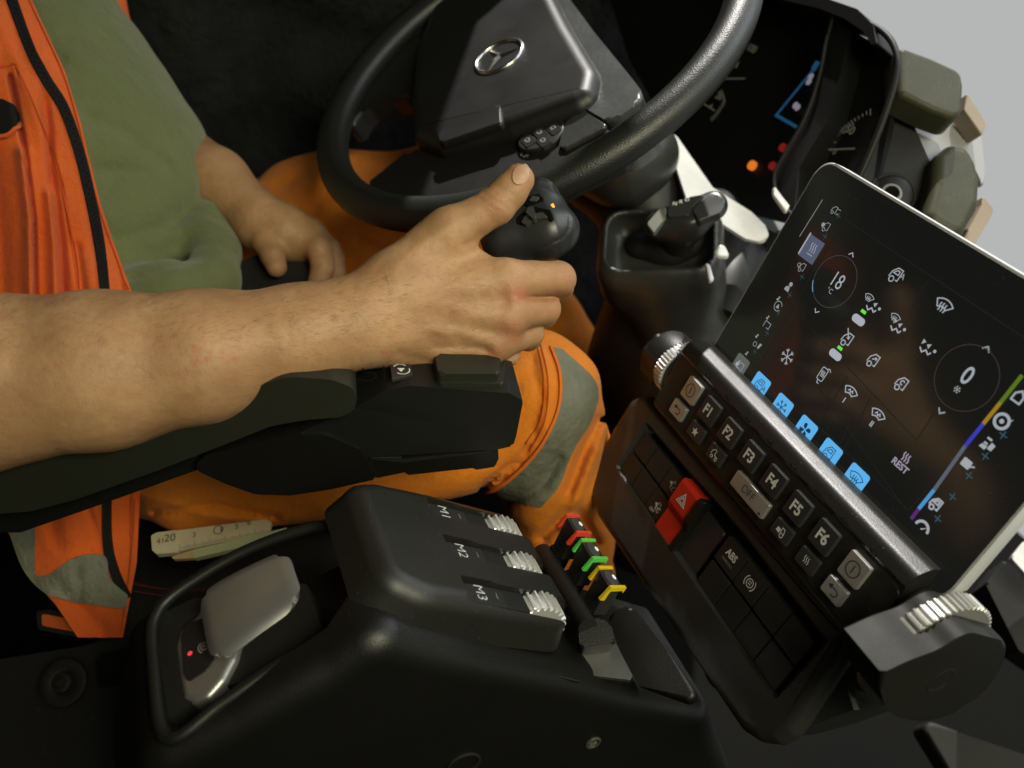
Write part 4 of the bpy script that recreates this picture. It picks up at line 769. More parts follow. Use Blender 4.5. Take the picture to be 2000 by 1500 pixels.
for i in range(6):
    t = key(.0299 * i, .0006, .0098, .0100, M_keyblk); text('letter', 'F%d' % (i + 1), K, .0299 * i - .0002, .0004, .0122, M_lbl, t, .0045, bold=.03, sx=.92)
    t['label'] = 'black key printed F%d' % (i + 1)
for u_, sv in ((-.0288, .0098), (.1812, .0100)):
    t = key(u_, .0012, .0094, .0098, M_keysil); glyph('key_mark', K, u_, .0012, .0056, [circ(0, 0, 1, n=28), [(0, -.6), (0, .6)]], .0008, M_lbd, t, .0045)
    t = key(u_ - .0022, -.0205, .0092, .0068, M_keysil); glyph('key_mark', K, u_ - .0022, -.0205, .0042, [[(-1, .4), (.7, .4), (1, .1), (1, -.4), (.7, -.75), (-.1, -.75)]], .0008, M_lbd, t, .0045, [[(-1.3, .4), (-.5, .9), (-.5, -.1)]])
star = [(math.cos(R(90 + 36 * k)) * (1 if k % 2 == 0 else .42), math.sin(R(90 + 36 * k)) * (1 if k % 2 == 0 else .42)) for k in range(10)]
tr2 = [[(-1, -.4), (-.95, .3), (-.4, .9), (.1, .9), (.1, -.2), (1.1, -.2)], circ(-.5, -.65, .3, n=12), circ(.8, -.65, .3, n=12)]
for u_, st, fl in ((-.0005, [], [star]), (.0300, tr2, []), (.1200, [circ(.5, -.5, .4, n=12), [(.1, -.3), (.0, .8), (.6, .8), (.9, -.2)]], [[(-1.1, -.4), (-.2, -.5), (-.1, .3), (-.9, .4)]]), (.1500, heat, [])):
    t = key(u_, -.0212, .0092, .0068, M_keyblk); glyph('key_mark', K, u_, -.0212, .0042, st, .0006, M_lbl, t, .0045, fl)
co_ = [K.hit(*q, .004) for q in ((1440, 906), (1514, 992), (1497, 1015), (1420, 929))]; uo = np.mean(co_, 0)
t = key(uo[0], -.0212, .0212, .0070, M_keysil); text('letter', 'OFF', K, uo[0] - .001, -.0212, .0098, M_lbd, t, .0045, bold=-.01, sx=.9); glyph('key_mark', K, uo[0] + .0175, -.0255, .001, [], .001, M_lbd, t, .0045, [rect(0, 0, 1.3, .8)])
for x_, y_ in ((1383, 735), (1422, 777), (1462, 820), (1504, 862), (1550, 912), (1598, 963), (1650, 1018), (1706, 1080)):
    u_ = K.hit(x_, y_, .0012); glyph('notch_mark', K, u_[0], u_[1], .0026, [[(-1, -.35), (-1, .4), (1, .4), (1, -.35)]], .0006, M_gap, keypad, .00145)
    box('notch', K, u_[0], u_[1] - .0004, .0023, .0009, -.002, .00135, M_deep, keypad, r=.0003, bev=0)
console_ = None
def ribbed(name, o, ax, r_, wd, m, par, nrib=60, depth=.0010, a_ref=None):
    a = nz(ax); s = nz(np.cross(a, [.1, .2, .97])); q = np.cross(a, s); V = []; n = nrib * 4; rows = [(0, -.0006), (.0006, 0), (wd - .0006, 0), (wd, -.0006)]
    for h_, dr in rows:
        for k in range(n): t = 2 * math.pi * k / n; rr = r_ + dr - (depth if k % 4 >= 2 else 0); V.append(o + a * h_ + rr * (math.cos(t) * s + math.sin(t) * q))
    Fc = [[i * n + k, i * n + (k + 1) % n, (i + 1) * n + (k + 1) % n, (i + 1) * n + k] for i in range(3) for k in range(n)] + [list(range(n))[::-1], [3 * n + k for k in range(n)]]
    return mk(name, V, Fc, m, par, True, 25)
lk0 = K.pt(-.066, -.006, -.024); lax = -K.ex
knl = lathe('left_end_cap', lk0, lax, [(.022, 0), (.023, .001), (.023, .010), (.022, .011)], M_bar, keypad, 64)
ribbed('knurled_ring', K.pt(-.073, -.006, -.024), lax, .0262, .012, M_rib, keypad, 44, .0014)
lathe('left_bracket', K.pt(-.0855, -.006, -.024), lax, [(.021, 0), (.0245, .001), (.0250, .004), (.0250, .020), (.0230, .024), (.016, .025)], M_blk2, keypad, 64)
prism('bracket_arm', Fr(K.pt(-.100, 0, 0), K.ey, K.ez), [(-.034, -.030), (-.030, -.008), (-.008, .002), (.010, -.004), (.014, -.03), (.0, -.05)], -.010, .014, M_blk2, keypad, r=.006, bev=.003, px=False)
# the big clamp at the near end
EF = Fr(K.pt(.262, 0, -.018), EX, EZ)
clp = [tuple(q) for q in crv([(1722, 1315), (1775, 1290), (1832, 1268), (1872, 1244), (1898, 1236), (1928, 1243), (1962, 1252)], 5)] + [tuple(q) for q in crv([(1966, 1258), (1957, 1300), (1925, 1347), (1874, 1387), (1815, 1407), (1758, 1402), (1730, 1378), (1718, 1345)], 5)]
M_clamp = mat('clamp_plastic', (.010, .0105, .0075), .55, spec=.2, bump=(('n', 900, .0001),), rvar=.05, dust=.5)
prism('clamp', EF, clp, -.034, 0, M_clamp, keypad, r=0, bev=.0028, seg=4, bb=.002)
u_ = EF.hit(1838, 1330); lathe('clamp_hub', EF.pt(u_[0], u_[1], -.004), EF.ez, [(.0110, 0), (.0110, .0036), (.0104, .0042), (.0085, .0042), (.0078, .0034)], M_clamp, keypad, 40)
ribbed('clamp_wheel', EF.pt(-.0105, -.0030, -.026), EF.ez, .0446, .0125, mat('ribbed_dull', (.34, .34, .32), .35, .6), keypad, 58, .0018)
lathe('hinge_barrel', K.pt(.214, -.006, -.026), K.ex, [(.026, 0), (.028, .002), (.028, .02)], M_clamp, keypad, 48)
# ================================================================== switch panel
Q_ = tilt(K.at(1450, 1030, -.008), 30)
panel = thing('switch_panel', 'black switch panel with red hazard button, ABS switch and blank rocker switches', 'switch panel', Q_.pt(0, -.05, -.04))
M_pan = mat('panel_plastic', (.026, .026, .024), .33, spec=.65, bump=(('n', 1300, .00025), ('v', 1000, .00012)), rvar=.05, dust=.7)
po = [(1226, 776), (1262, 768), (1672, 1232), (1655, 1262), (1648, 1286), (1545, 1440), (1516, 1456), (1476, 1452), (1440, 1428), (1160, 1010), (1144, 955), (1150, 905)]
fr_ = prism('frame', Q_, po, -.034, 0, M_pan, panel, r=[.014, .014, .014, .014, .014, .014, .014, .016, .016, .016, .02, .02], bev=.011, seg=7, taper=-.08, own=True)
ci = [(1248, 812), (1186, 905), (1340, 1135), (1508, 1384), (1622, 1262), (1440, 1030)]
cut(fr_, [prism('c', Q_, ci, -.009, .006, M_pan, None, r=.004, taper=-.10)])
prism('inner_plate', Q_, [(q[0], q[1]) for q in ci], -.012, -.0088, M_gap, panel, r=.004)
prism('centre_plate', Q_, [(1372, 985), (1306, 1075), (1345, 1135), (1415, 1043)], -.0088, -.0060, M_pan, panel, r=.002, bev=.0008)
def sw(u, v, a=.0128, b_=.0112, w1=-.0028, m=None): return box('switch', Q_, u, v, a, b_, -.0088, w1, m or M_keyblk, panel, r=.0015, bev=.0009)
M_sw = mat('switch_black', (.018, .0185, .0185), .38, bump=(('n', 1500, .00004),), rvar=.05, dust=.4)
ssym = [circ(.1, .1, .55, 200, 330, 6), [(-.1, .9), (-.1, .2)], [(.4, .9), (.4, .2)], circ(.7, -.3, .3, 0, 220, 6), circ(-.2, -.6, .3, 60, 300, 6), circ(.5, -.8, .3, 120, 380, 6)]
for c_ in range(3):
    for r_ in range(2):
        u_, v_ = -.1365 + .0262 * c_, (-.0268, -.0512)[r_]; t = sw(u_, v_, m=M_sw)
        if c_ == 2:
            glyph('switch_mark', Q_, u_ + .001, v_, .0046, ssym, .0007, M_lbl, t, -.0025, [[(-1.2, 0), (-.4, .5), (-.4, -.5)]])
            if r_: text('switch_text', 'OFF', Q_, u_ - .003, v_ - .0075, .0042, M_lbl, t, -.0025, bold=0)
for c_ in range(4):
    for r_ in range(2):
        u_, v_ = .0062 + .0276 * c_, (-.0262, -.0528)[r_]; t = sw(u_, v_, .0134, .0124 if r_ else .0118, -.0038 if r_ else -.0028, m=M_sw)
        if (c_, r_) == (0, 0): text('switch_text', 'ABS', Q_, u_, v_ + .002, .0086, M_lbl, t, -.0025, bold=.03, sx=.85); text('switch_text', 'OFFROAD', Q_, u_, v_ - .005, .0030, M_dim, t, -.0025, bold=0)
        if (c_, r_) == (1, 0): glyph('switch_mark', Q_, u_, v_, .0055, [circ(0, 0, .62, n=18), circ(0, 0, 1.05, 130, 230, 8), circ(0, 0, 1.05, -50, 50, 8), [(-.3, .2), (.3, .2)], [(-.3, -.15), (.3, -.15)]], .0008, M_lbl, t, -.0025)
hz = [(-.066, -.009), (-.066, -.0008), (-.043, -.0008), (-.036, .0036), (-.014, .0048), (-.0105, .0030), (-.0105, -.009)]
hf = Fr(Q_.pt(-.0725, 0, 0), Q_.ey, Q_.ez)
h_ = prism('hazard_button', hf, hz, 0, .0262, M_red, panel, r=[0, .0012, .003, .006, .0025, .001, 0], bev=.0006, px=False)
prism('button_side', hf, [(a, b_ + .0012) for a, b_ in hz], .0266, .0325, mat('button_side_black', (.008, .008, .008), .3, rvar=.05), h_, r=[0, .0012, .003, .006, .0035, .002, 0], bev=.002, px=False)
hq = Fr(Q_.pt(-.0594, -.0255, .0043), Q_.ex, Q_.ey * math.cos(.052) + Q_.ez * math.sin(.052))
tri = lambda s: [(-.87 * s, -.5 * s), (.87 * s, -.5 * s), (0, s), (-.87 * s, -.5 * s)]
glyph('hazard_triangle', hq, 0, 0, .0068, [tri(1), tri(.52)], .0010, M_lbl, h_, .0006)
for c_ in range(1, 3): pass
prism('under_body', Q_, [(1300, 1000), (1672, 1240), (1705, 1300), (1690, 1378), (1600, 1412), (1500, 1440), (1380, 1330)], -.075, -.030, M_pan, panel, r=.02, bev=.015)
# ================================================================== armrest with control box
yw = R(12); tl = R(8); fx = EX * math.cos(yw) - EY * math.sin(yw)
A = Fr(P(1010, 880, .655), fx * math.cos(tl) - EZ * math.sin(tl), EZ * math.cos(tl) + fx * math.sin(tl))
armrest = thing('armrest', 'long olive black armrest ending in a black control box under the right hand', 'armrest', A.at(700, 900, -.04))
bx = prism('control_box', A, [(520, 880), (600, 838), (690, 797), (760, 759), (800, 753), (996, 768), (1022, 783), (1008, 853), (1002, 871), (972, 878), (735, 892), (600, 905)], -.088, 0, M_soft, armrest, r=[.01, .02, .02, .02, .01, .006, .003, .004, .003, .002, .01, .01], bev=.0055, seg=5)
prism('lower_lip', A, [(700, 870), (960, 862), (973, 880), (974, 896), (966, 912), (928, 918), (926, 914), (795, 928), (793, 922), (735, 934), (728, 925)], -.08, -.004, M_blk, armrest, r=.001, bev=.0015)
prism('lip_seam', A, [(722, 893), (783, 893), (785, 900), (955, 880), (957, 884), (786, 904), (724, 897)], -.006, -.0028, M_blk2, armrest, r=.0004, bev=.0008)
prism('lower_shell', A, [(375, 915), (400, 890), (560, 850), (640, 850), (707, 880), (735, 936), (650, 955), (567, 968), (500, 966), (440, 945)], -.08, .002, M_blk, armrest, r=[.005, .01, .02, .02, .006, .002, .01, .02, .02, .02], bev=.004)
prism('pad', A, [(-70, 1012), (0, 1003), (60, 999), (150, 975), (300, 922), (440, 868), (530, 832), (600, 820), (664, 815), (690, 803), (698, 780), (688, 757), (650, 742), (560, 735), (400, 790), (200, 850), (-70, 870)], -.092, .010, M_olive, armrest, r=[0, .02, .02, .03, .03, .03, .03, .02, .01, .008, .01, .01, .02, .03, .03, .03, 0], bev=.014, seg=7)
prism('pad_support', A, [(-70, 1045), (40, 1040), (170, 995), (385, 918), (450, 870), (300, 910), (150, 960), (0, 985), (-70, 990)], -.07, -.006, M_blk, armrest, r=.004, bev=.003)
AT = Fr(A.at(800, 753), A.at(996, 768) - A.at(800, 753), -A.ez)
b1 = prism('recirculation_button', AT, [(762, 712), (800, 703), (806, 731), (765, 741)], -.001, .0016, M_keyblk, armrest, r=.001, bev=.0006)
u_ = AT.hit(784, 721, .002); glyph('button_mark', AT, u_[0], u_[1], .0058, [circ(0, 0, 1, 200, 340, 12), circ(0, 0, 1, 20, 120, 10)], .0008, M_lbl, b1, .0020, [[(-.35, -.45), (.5, 0), (-.35, .45)]], rot=35)
gv = crv([AT.hit(*q) for q in ((700, 742), (722, 744), (734, 736), (728, 728), (712, 728), (708, 716))], 6); glyph('parting_line', AT, 0, 0, 1, [[tuple(q) for q in gv]], .0012, M_gap, armrest, .0003)
glyph('parting_line', AT, 0, 0, 1, [[tuple(AT.hit(*q)) for q in ((748, 702), (752, 742))]], .0008, M_gap, armrest, .0003)
u_ = AT.hit(822, 722); glyph('small_mark', AT, u_[0], u_[1], .003, [[(-.6, -1), (.6, -1), (.6, 1), (-.6, 1), (-.6, -1)]], .0005, M_blk2, armrest, .0004)
prism('grip_plate', AT, [(846, 700), (990, 700), (984, 750), (858, 748)], -.001, .003, M_olive, armrest, r=.004, bev=.002)
prism('grip_plate', AT, [(850, 690), (980, 690), (976, 730), (856, 730)], -.001, .010, M_olive, armrest, r=.004, bev=.003)
# ================================================================== joystick
joy = thing('joystick', 'egg shaped dark joystick head with thumb sliders and tiny orange light, held in the hand', 'joystick', P(930, 730, .70))
JC = chain([(984, 466, .692, .0185), (1070, 452, .690, .0210), (1088, 448, .692, .0170)]); JD_ = chain([(1000, 440, .70, .018), (1050, 400, .705, .0175), (1052, 384, .708, .012)]); JE = chain([(1020, 480, .700, .0165), (968, 640, .700, .0150), (920, 745, .705, .018)])
def joy_f(p):
    d = un(un(np.full(len(p), 9.), JC, p, .01), JD_, p, .016); d = smin(d, un(np.full(len(p), 9.), JE, p, .01), .008); return d + grooves(p, [([(1112, 425), (1112, 446), (1100, 464), (1062, 482), (1034, 506)], 1.8, .0010)], .70)
a_ = np.array([q for c_ in JC + JD_ + JE for q in c_[:2]])
M_joy = mat('joystick_plastic', (.022, .024, .024), .34, bump=(('n', 1500, .00004),), rvar=.04, dust=.4)
jh = sdf_mesh('grip', joy_f, a_.min(0) - .04, a_.max(0) + .04, .0014, M_joy, joy)
def on(px_, py_, off=0.): return P(px_, py_, float(trace(joy_f, [px_], [py_], off, .5, 1.)[0]))
def jpl(name, pts, h0, h1, m, par, r=.0008, bev=.0004):
    cx, cy = np.mean(pts, 0); a_, b_, c_ = on(cx - 14, cy), on(cx + 14, cy), on(cx, cy - 12); x = nz(b_ - a_); y = c_ - (a_ + b_) / 2; f = Fr(on(cx, cy), x, y)
    if f.ez @ (CAM - f.o) < 0: f = Fr(f.o, f.ex, -f.ey)
    return prism(name, f, pts, h0, h1, m, par, r=r, bev=bev), f
jpl('slider_slot', [(1008, 426), (1018, 416), (1046, 404), (1074, 410), (1080, 424), (1074, 430), (1068, 424), (1040, 424), (1020, 438), (1010, 436)], -.004, .0006, M_gap, joy)
jpl('thumb_slider', [(1018, 434), (1026, 420), (1060, 414), (1070, 424), (1044, 428), (1026, 438)], -.003, .0028, mat('slider_plastic', (.05, .052, .05), .3), joy)
jpl('slider_rib', [(1026, 414), (1034, 402), (1042, 404), (1046, 424), (1040, 426)], -.001, .0050, MATS['slider_plastic'], joy)
jpl('upper_switch', [(1022, 398), (1030, 384), (1052, 378), (1062, 388), (1050, 394), (1030, 402)], -.002, .0022, M_gap, joy)
jpl('upper_switch', [(1032, 392), (1040, 382), (1054, 384), (1048, 392)], -.001, .0040, MATS['slider_plastic'], joy)
jpl('status_light', [(1076, 399), (1081, 396), (1084, 404), (1080, 406)], -.001, .0006, M_ledo, joy, r=.0004)
# ================================================================== centre console
T = Fr(P(480, 1200, .53), EX * math.cos(R(15)) + EZ * math.sin(R(15)), EY)
Mo = Fr(P(870, 995, .62), EX * math.cos(R(35)) - EZ * math.sin(R(35)), EY)
C_ = Fr(P(740, 1200, .487), EX, EZ)
console = thing('centre_console', 'black centre console with parking brake tray and M1 M2 M3 roller module', 'console', C_.pt(.02, -.3, -.06))
cp = [(272, 1512), (450, 1420), (640, 1314), (748, 1244), (959, 1296), (1130, 1330), (1250, 1364), (1395, 1392), (1440, 1520), (1440, 1700), (230, 1700)]
body_ = prism('console_body', C_, cp, -.112, 0, M_blk, console, r=[.03, .08, .08, .035, .08, .08, .05, .03, .03, 0, 0], bev=.020, seg=8, bb=.006, own=True)
ti = [(290, 1252), (296, 1205), (335, 1156), (457, 1080), (567, 1036), (634, 1024), (668, 1058), (690, 1130), (690, 1180), (642, 1236), (530, 1300), (430, 1368), (318, 1436)]
u_ = [T.hit(*q) for q in ti]
tw = float((C_.pt(*C_.hit(560, 1362), 0) - T.o) @ T.ez); print('tray plane offset', tw)
cut(body_, [prism('c', T, [T.hit(*q, tw) for q in ti], tw - .040, tw + .05, M_blk, None, r=.014, px=False)])
tube('tray_rim', [T.pt(*T.hit(x_, y_, tw + .0006), tw - .0024) for x_, y_ in crv(ti + ti[:1], 6)[:-1]], .0040, M_soft, console, 12, closed=True)
prism('tray_floor', T, [T.hit(*q, tw - .03) for q in ((276, 1250), (420, 1190), (470, 1350), (318, 1460))], tw - .036, tw - .012, M_blk2, console, r=.006, bev=.003, px=False)
# parking brake
brake = thing('parking_brake', 'satin silver parking brake handle in its tray with tiny red light', 'parking brake', T.pt(0, 0, tw - .03))
M_br = mat('brake_silver', (.36, .355, .35), .34, .75, rvar=.03, bump=(('n', 3000, .00001),))
pl_ = [(394, 1158), (420, 1140), (552, 1089), (567, 1096), (584, 1155), (581, 1174), (567, 1192), (471, 1258), (420, 1285), (414, 1225)]
wl_ = tw + .004
rim_h = [(398, 1160), (380, 1203), (347, 1225), (339, 1262), (346, 1317), (354, 1364), (376, 1373), (405, 1364), (436, 1328), (458, 1285), (470, 1240), (430, 1170)]
prism('handle', T, [T.hit(*q, tw - .010) for q in rim_h], tw - .026, tw - .010, M_br, brake, r=[.008] * 12, bev=.0050, seg=6, px=False, own=True)
prism('handle_inlay', T, [T.hit(*q, tw - .009) for q in ((354, 1245), (362, 1219), (398, 1208), (418, 1222), (417, 1288), (404, 1308), (366, 1332), (359, 1316))], tw - .012, tw - .0085, mat('inlay_black', (.012, .012, .013), .3, rvar=.03), brake, r=.003, bev=.001, px=False)
# curved cover plate: bowed across its length
f_ = T; pu = np.array([T.hit(*q, wl_) for q in ((396, 1160), (560, 1088), (586, 1172), (420, 1287))]); g_ = np.linspace(0, 1, 31)
def rr2(a, b_):
    x, y = a * 2 - 1, b_ * 2 - 1; p_ = 7.; m = max(abs(x), abs(y)); l = (abs(x) ** p_ + abs(y) ** p_) ** (1 / p_); k = m / l if l > 0 else 1; return (x * k + 1) / 2, (y * k + 1) / 2
Vp = []
for a in g_:
    row = []
    for b_ in g_:
        a2_, b2 = rr2(a, b_); q = (pu[0] * (1 - a2_) + pu[1] * a2_) * (1 - b2) + (pu[3] * (1 - a2_) + pu[2] * a2_) * b2
        e = min(a2_, 1 - a2_, b2, 1 - b2); row.append(T.pt(q[0], q[1], wl_ - .0014 * (1 - min(e / .06, 1)) ** 2 - .010 * max(0, b2 - .5) ** 2 - .005 * (1 - a2_) ** 3))
    Vp.append(row)
cover = sheet('cover_plate', np.array(Vp), None, None, M_br, brake, .006, rev=False)
u_ = T.hit(525, 1148, wl_ + .001); glyph('brake_mark', T, u_[0], u_[1], .005, [circ(0, 0, .62, n=18), circ(0, 0, 1.05, 130, 230, 8), circ(0, 0, 1.05, -50, 50, 8)], .0007, mat('etched', (.2, .19, .18), .5, .6), cover, wl_ + .0006)
u_ = T.hit(400, 1262, tw - .008); glyph('brake_mark', T, u_[0], u_[1], .0042, [circ(0, 0, .62, n=18), circ(0, 0, 1.05, 120, 240, 8), circ(0, 0, 1.05, -60, 60, 8), [(-.3, 0), (.3, 0)]], .0008, M_dim, brake, tw - .0080)
u_ = T.hit(371, 1276, tw - .008); glyph('warning_light', T, u_[0], u_[1], .0016, [], .001, M_ledr, brake, tw - .0080, [circ(0, 0, 1, n=10)[:-1]])
prism('pivot_block', T, [T.hit(*q, tw - .02) for q in ((440, 1230), (600, 1140), (640, 1250), (520, 1330), (430, 1350))], tw - .039, tw - .016, M_deep, brake, r=.004, bev=.002, px=False)
# roller module
M_mod = mat('module_plastic', (.014, .0145, .012), .42, spec=.5, bump=(('n', 1300, .00010),), rvar=.05, dust=.7)
mo = prism('roller_module', Mo, [(-.0765, .010), (-.055, .0185), (-.008, .0215), (.062, .021), (.083, .010), (.086, -.080), (.074, -.090), (-.045, -.094), (-.0765, -.082)], -.030, 0, M_mod, console, r=[.018, .022, .024, .022, .020, .020, .024, .045, .04], bev=.014, seg=7, px=False, taper=.05, n=9, own=True)
cs = [0., -.0392, -.0778]
cut(mo, [prism('c', Mo, [(-.0135, c0 + .0105), (.012, c0 + .0105), (.018, c0 + .0085), (.12, c0 + .0085), (.12, c0 - .0095), (-.0135, c0 - .0095)], -.0065, .02, M_mod, None, r=[.002, .004, .004, 0, 0, .002], px=False) for c0 in cs] +
    [prism('c', Mo, rect(.064, c0 - .0005, .0215, .0086), -.03, .0, M_mod, None, px=False) for c0 in cs])
M_lab = mat('label_lit', (.3, .3, .28), .5, emit=(.30, .32, .27), es=.9)
for k, c0 in enumerate(cs):
    lp = box('label_plate', Mo, .0045, c0 - .0008, .0165, .0082, -.0070, -.0030, M_keyblk, console, r=.001, bev=.0006)
    text('label', 'M%d' % (k + 1), Mo, .0005, c0 + .0004, .0112, M_lab, lp, -.0027, rot=-90, bold=-.01); lp['label'] = 'label plate reading M%d' % (k + 1)
    glyph('tick', Mo, .0145, c0, .0025, [[(0, -1), (0, 1)]], .0005, M_dim, lp, -.0028)
    box('slot_cover', Mo, .031, c0 - .0005, .0095, .0086, -.0070, -.0035, M_blk2, console, r=.001, bev=.0005)
    ribbed('roller', Mo.pt(.0560, c0 + .0078, -.0228), -EY, .0256, .0156, M_rib, console, 28, .0030)
tube('module_seam', [Mo.pt(*Mo.hit(x_, y_, -.040), -.040) for x_, y_ in crv([(692, 985), (700, 1025), (724, 1100), (754, 1176), (798, 1229), (850, 1254), (959, 1288), (1130, 1330)], 8)], .0016, M_soft, console, 8)
# front of the console
pb = lambda name, pts, d, yaw, pitch, th_, m, par, r=.002, bev=.002, **k: plate(name, pts, d, yaw, pitch, th_, m, par, r, bev, **k)
pb('front_arm', [(1182, 1200), (1234, 1180), (1300, 1268), (1388, 1388), (1246, 1338), (1215, 1280)], .64, -20, 30, .010, M_blk, console, r=.006, bev=.004)
pb('metal_bracket', [(1126, 1268), (1196, 1262), (1202, 1254), (1236, 1320), (1230, 1328), (1126, 1316)], .635, 0, 40, .004, mat('bracket_grey', (.16, .16, .155), .35, .7, rvar=.08), console, r=.001, bev=.0006)
u_ = C_.hit(1158, 1450); sc = lathe('screw', C_.pt(u_[0], u_[1], -.002), C_.ez, [(.0065, 0), (.0065, .003), (.0058, .0036), (.0046, .0036), (.0042, .002)], mat('screw_grey', (.10, .10, .08), .4, .5), console, 32)
glyph('screw_mark', C_.moved(u_[0], u_[1]), 0, 0, .003, [[(-1, .5), (1, .5)], [(-1, 0), (1, 0)], [(-1, -.5), (1, -.5)]], .0006, M_dim, sc, .0008)
u_ = C_.hit(905, 1492); lathe('plug_hole', C_.pt(u_[0], u_[1], -.002), C_.ez, [(.0125, 0), (.0125, .003), (.0115, .0036), (.0105, .003), (.0100, .0008)], M_deep, console, 40)
# ================================================================== three coloured toggle levers on a rod
GRP = 'toggle levers on the rod beside the roller module'
ff = EX * math.cos(R(22)) - EZ * math.sin(R(22))
bm_ = (('red', (.75, .06, .03), 1128, 1024, 'farthest'), ('green', (.10, .62, .09), 1159, 1073, 'middle'), ('yellow', (.72, .52, .01), 1193, 1128, 'nearest'))
for cn_, col_, x_, y_, pos in bm_:
    d0 = {'red': .70, 'green': .675, 'yellow': .65}[cn_]
    G = Fr(P(x_, y_, d0), ff, EY); mt = mat('toggle_' + cn_, col_, .4)
    tg = thing('toggle_lever', 'small black toggle lever with %s end strips, %s of the three' % (cn_, pos), 'toggle lever', G.pt(-.01, 0, -.04), GRP)
    box('lever_body', G, 0, 0, .0062, .0088, -.030, -.0005, M_keyblk, tg, r=.0012, bev=.0008); pad_ = prism('finger_pad', G, [(.0058 * math.cos(t) * .85, .0075 * math.sin(t)) for t in np.linspace(0, 2 * math.pi, 25)[:-1]], -.002, .0004, mat('pad_grey', (.055, .057, .058), .4), tg, px=False, bev=.0004)
    glyph('white_dot', G, .0028, 0, .001, [], .001, mat('dot_white', (.8, .8, .85), .3, emit=(.25, .25, .3), es=1), pad_, .0006, [[(1.35 * math.cos(t), 2.6 * math.sin(t)) for t in np.linspace(0, 2 * math.pi, 17)[:-1]]])
    for sg in (-1, 1): prism('end_strip', Fr(G.pt(0, sg * .0102 - .0013, 0), ff, G.ez) if 0 else Fr(G.pt(0, sg * .0100 + .0013, 0), ff, G.ez), [(-.0100, -.011), (-.0072, -.0120), (-.0064, -.0004), (.0068, -.0002), (.0072, .0010), (-.0062, .0012)] if sg > 0 else [(-.0105, -.012), (-.0060, -.0125), (-.0052, -.0030), (.0058, -.0026), (.0074, -.0060), (.0080, .0008), (-.0062, .0012)], 0, .0026, mt, tg, r=.0004, bev=.0003, px=False)
    box('lever_arm', G, -.003, 0, .0075, .0070, -.050, -.028, M_blk, tg, r=.002, bev=.001)
rod = thing('pivot_rod', 'black pivot rod carrying the three coloured toggle levers', 'rod', P(1100, 1150, .67))
tubepx('rod', [(1058, 1078, .715, .0078), (1148, 1225, .625, .0072)], M_blk2, rod, k=2)
for q in ((1075, 1106, .698), (1090, 1131, .683), (1108, 1160, .665), (1122, 1184, .65)): lathe('collar', P(*q), -EY, [(.0082, -.002), (.009, -.001), (.009, .001), (.0082, .002)], M_blk, rod, 28)
pb('rod_support', [(1130, 1236), (1150, 1212), (1175, 1205), (1196, 1226), (1202, 1256), (1132, 1266)], .625, 0, 30, .02, M_blk, rod, r=.003, bev=.002)
# ================================================================== things lying on the seat
M_sl = mat('seat_leather', (.010, .010, .010), .6, bump=(('e', 300, .0003), ('n', 40, .002)))
M_seat = mat('seat_plastic', (.005, .005, .005), .6, spec=.3, bump=(('n', 700, .0002),), dust=.6)
seat_ = thing('driver_seat', 'black driver seat with red stitching under the armrest', 'seat', P(200, 1450, .95))
pb('cushion', [(150, 985), (620, 1000), (760, 1060), (700, 1200), (480, 1330), (190, 1300)], .93, 0, 35, .10, M_sl, seat_, r=.02, bev=.02)
pb('side_cover', [(-80, 1300), (60, 1278), (160, 1262), (262, 1236), (360, 1230), (420, 1300), (420, 1680), (-80, 1680)], .80, 0, 20, .10, M_seat, seat_, r=.01, bev=.012)
SF = facing(250, 1330, .78, 0, 20); cx_ = prism('storage_recess', SF, [(188, 1290), (200, 1276), (262, 1260), (300, 1262), (300, 1335), (190, 1342)], -.004, .0008, M_gap, seat_, r=.004)
u_ = SF.hit(124, 1334); lathe('bolt', SF.pt(u_[0], u_[1], -.002), SF.ez, [(.0210, 0), (.0205, .0030), (.013, .0045), (.0095, .003), (.0085, .0065), (.0045, .0072), (.004, .006)], M_seat, seat_, 40)
for pts in ([(195, 1126), (260, 1140), (340, 1152), (440, 1150)], [(200, 1140), (260, 1154), (340, 1166)]): tubepx('red_stitching', [(x_, y_, .855 + .00006 * (x_ - 200), .0006) for x_, y_ in pts], mat('red_thread', (.14, .01, .008), .7), seat_, n=6)
buckle = thing('belt_buckle', 'black and orange seat belt buckle hanging by the jacket hem', 'buckle', P(120, 1230, .80))
pb('casing', [(66, 1192), (96, 1190), (166, 1208), (184, 1214), (182, 1246), (172, 1248), (74, 1230)], .80, 0, 15, .02, M_seat, buckle, r=.003, bev=.002)
pb('orange_plate', [(80, 1198), (162, 1213), (164, 1238), (82, 1222)], .798, 0, 15, .002, mat('buckle_orange', (.42, .07, .01), .6), buckle, r=.002, bev=.0006)
M_wood = mat('ruler_wood', (.50, .44, .29), .5, var=.10, vscale=40, bump=(('n', 300, .0001),))
RL = facing(420, 1045, .80, 0, 35)
ruler = thing('folding_ruler', 'pale wooden folding ruler with black numbers lying on the seat', 'ruler', RL.o)
rl1 = prism('ruler_segment', RL, [(344, 1036), (520, 1014), (530, 1020), (526, 1040), (348, 1076)], -.004, .0010, M_wood, ruler, r=.001, bev=.0006)
rl2 = prism('ruler_segment', RL, [(295, 1046), (306, 1040), (345, 1035), (347, 1079), (306, 1082), (297, 1074)], -.004, .0030, M_wood, ruler, r=.001, bev=.0006)
bm = bmesh.new(); e0, e1 = RL.hit(350, 1075), RL.hit(526, 1040); t0 = RL.hit(350, 1066)
dv = nz(t0 - e0)
for k in range(60):
    q = e0 + (e1 - e0) * (k + .5) / 60; ribbon(bm, RL, [q, q + dv * (.0055 if k % 10 == 0 else .0040 if k % 5 == 0 else .0026)], .00035, .00112)
for x_ in (0, 1): pass
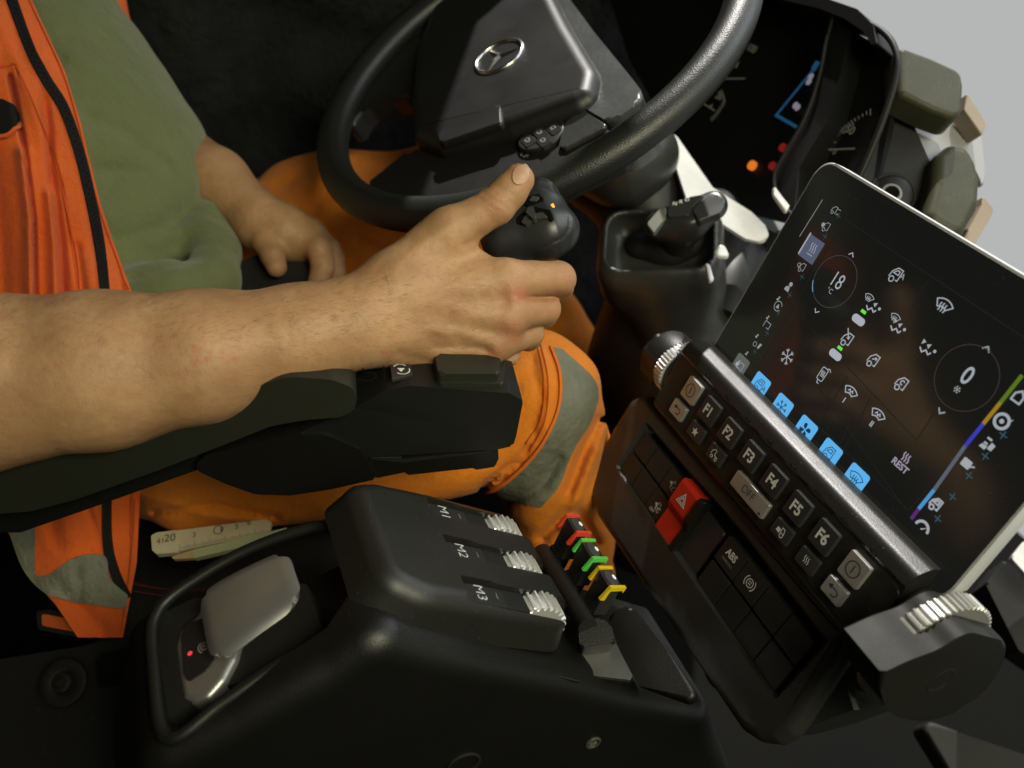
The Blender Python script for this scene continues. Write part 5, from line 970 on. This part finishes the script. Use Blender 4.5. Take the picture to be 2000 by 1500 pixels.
mkbm('ruler_ticks', bm, M_lbd, rl1, wn=False)
for tx, x_, y_, s in (('4', 434, 1034, .0075), ('5', 463, 1030, .0075), ('6', 487, 1022, .0075), ('3', 380, 1046, .0075)): u_ = RL.hit(x_, y_); text('ruler_number', tx, RL, u_[0], u_[1], s, M_lbd, rl1, .0012, rot=8 if x_ != 434 else 188, bold=0)
u_ = RL.hit(427, 1036); glyph('ruler_mark', RL, u_[0], u_[1], .0042, [circ(0, 0, 1, n=16)], .0008, M_lbd, rl1, .0012)
for tx, x_, y_, s in (('20', 334, 1054, .0105), ('41', 316, 1060, .0075)): u_ = RL.hit(x_, y_); text('ruler_number', tx, RL, u_[0], u_[1], s, M_lbd, rl2, .0033, rot=8, bold=0)
pencil = thing('pencil', 'pale green carpenter pencil lying below the folding ruler', 'pencil', RL.at(450, 1075))
prism('shaft', RL, [(376, 1074), (560, 1030), (560, 1048), (380, 1090)], -.003, .0035, mat('pencil_green', (.36, .38, .22), .5), pencil, r=.0005, bev=.0015)
prism('tip', RL, [(334, 1087), (376, 1074), (380, 1090), (340, 1092)], -.002, .0025, mat('pencil_wood', (.42, .30, .14), .7), pencil, r=.0005, bev=.001)
dv_ = thing('handheld_device', 'dark handheld device resting under the left hand', 'device', P(530, 530, .95))
pb('casing', [(458, 530), (470, 510), (500, 498), (570, 486), (612, 500), (616, 575), (465, 578)], .925, 8, 30, .03, mat('device_black', (.011, .011, .011), .5), dv_, r=.005, bev=.004)
# ================================================================== lower right of the cab
pb('lower_fascia', [(1780, 1392), (1900, 1440), (2080, 1500), (2080, 1700), (1960, 1680)], .95, -10, 25, .05, mat('fascia_grey', (.016, .016, .0145), .6, spec=.3), dash, r=.01, bev=.006)
pb('lower_fascia', [(1925, 1140), (1960, 1092), (2080, 1170), (2080, 1330), (1990, 1270)], .92, -10, 25, .05, MATS['fascia_grey'], dash, r=.004, bev=.004)
pb('bright_patch', [(1974, 1088), (1996, 1060), (2080, 1010), (2080, 1180), (2010, 1128)], .90, -10, 30, .01, M_lit, dash, r=.004, bev=.002)  # pale plate added to stand in for bright white light here
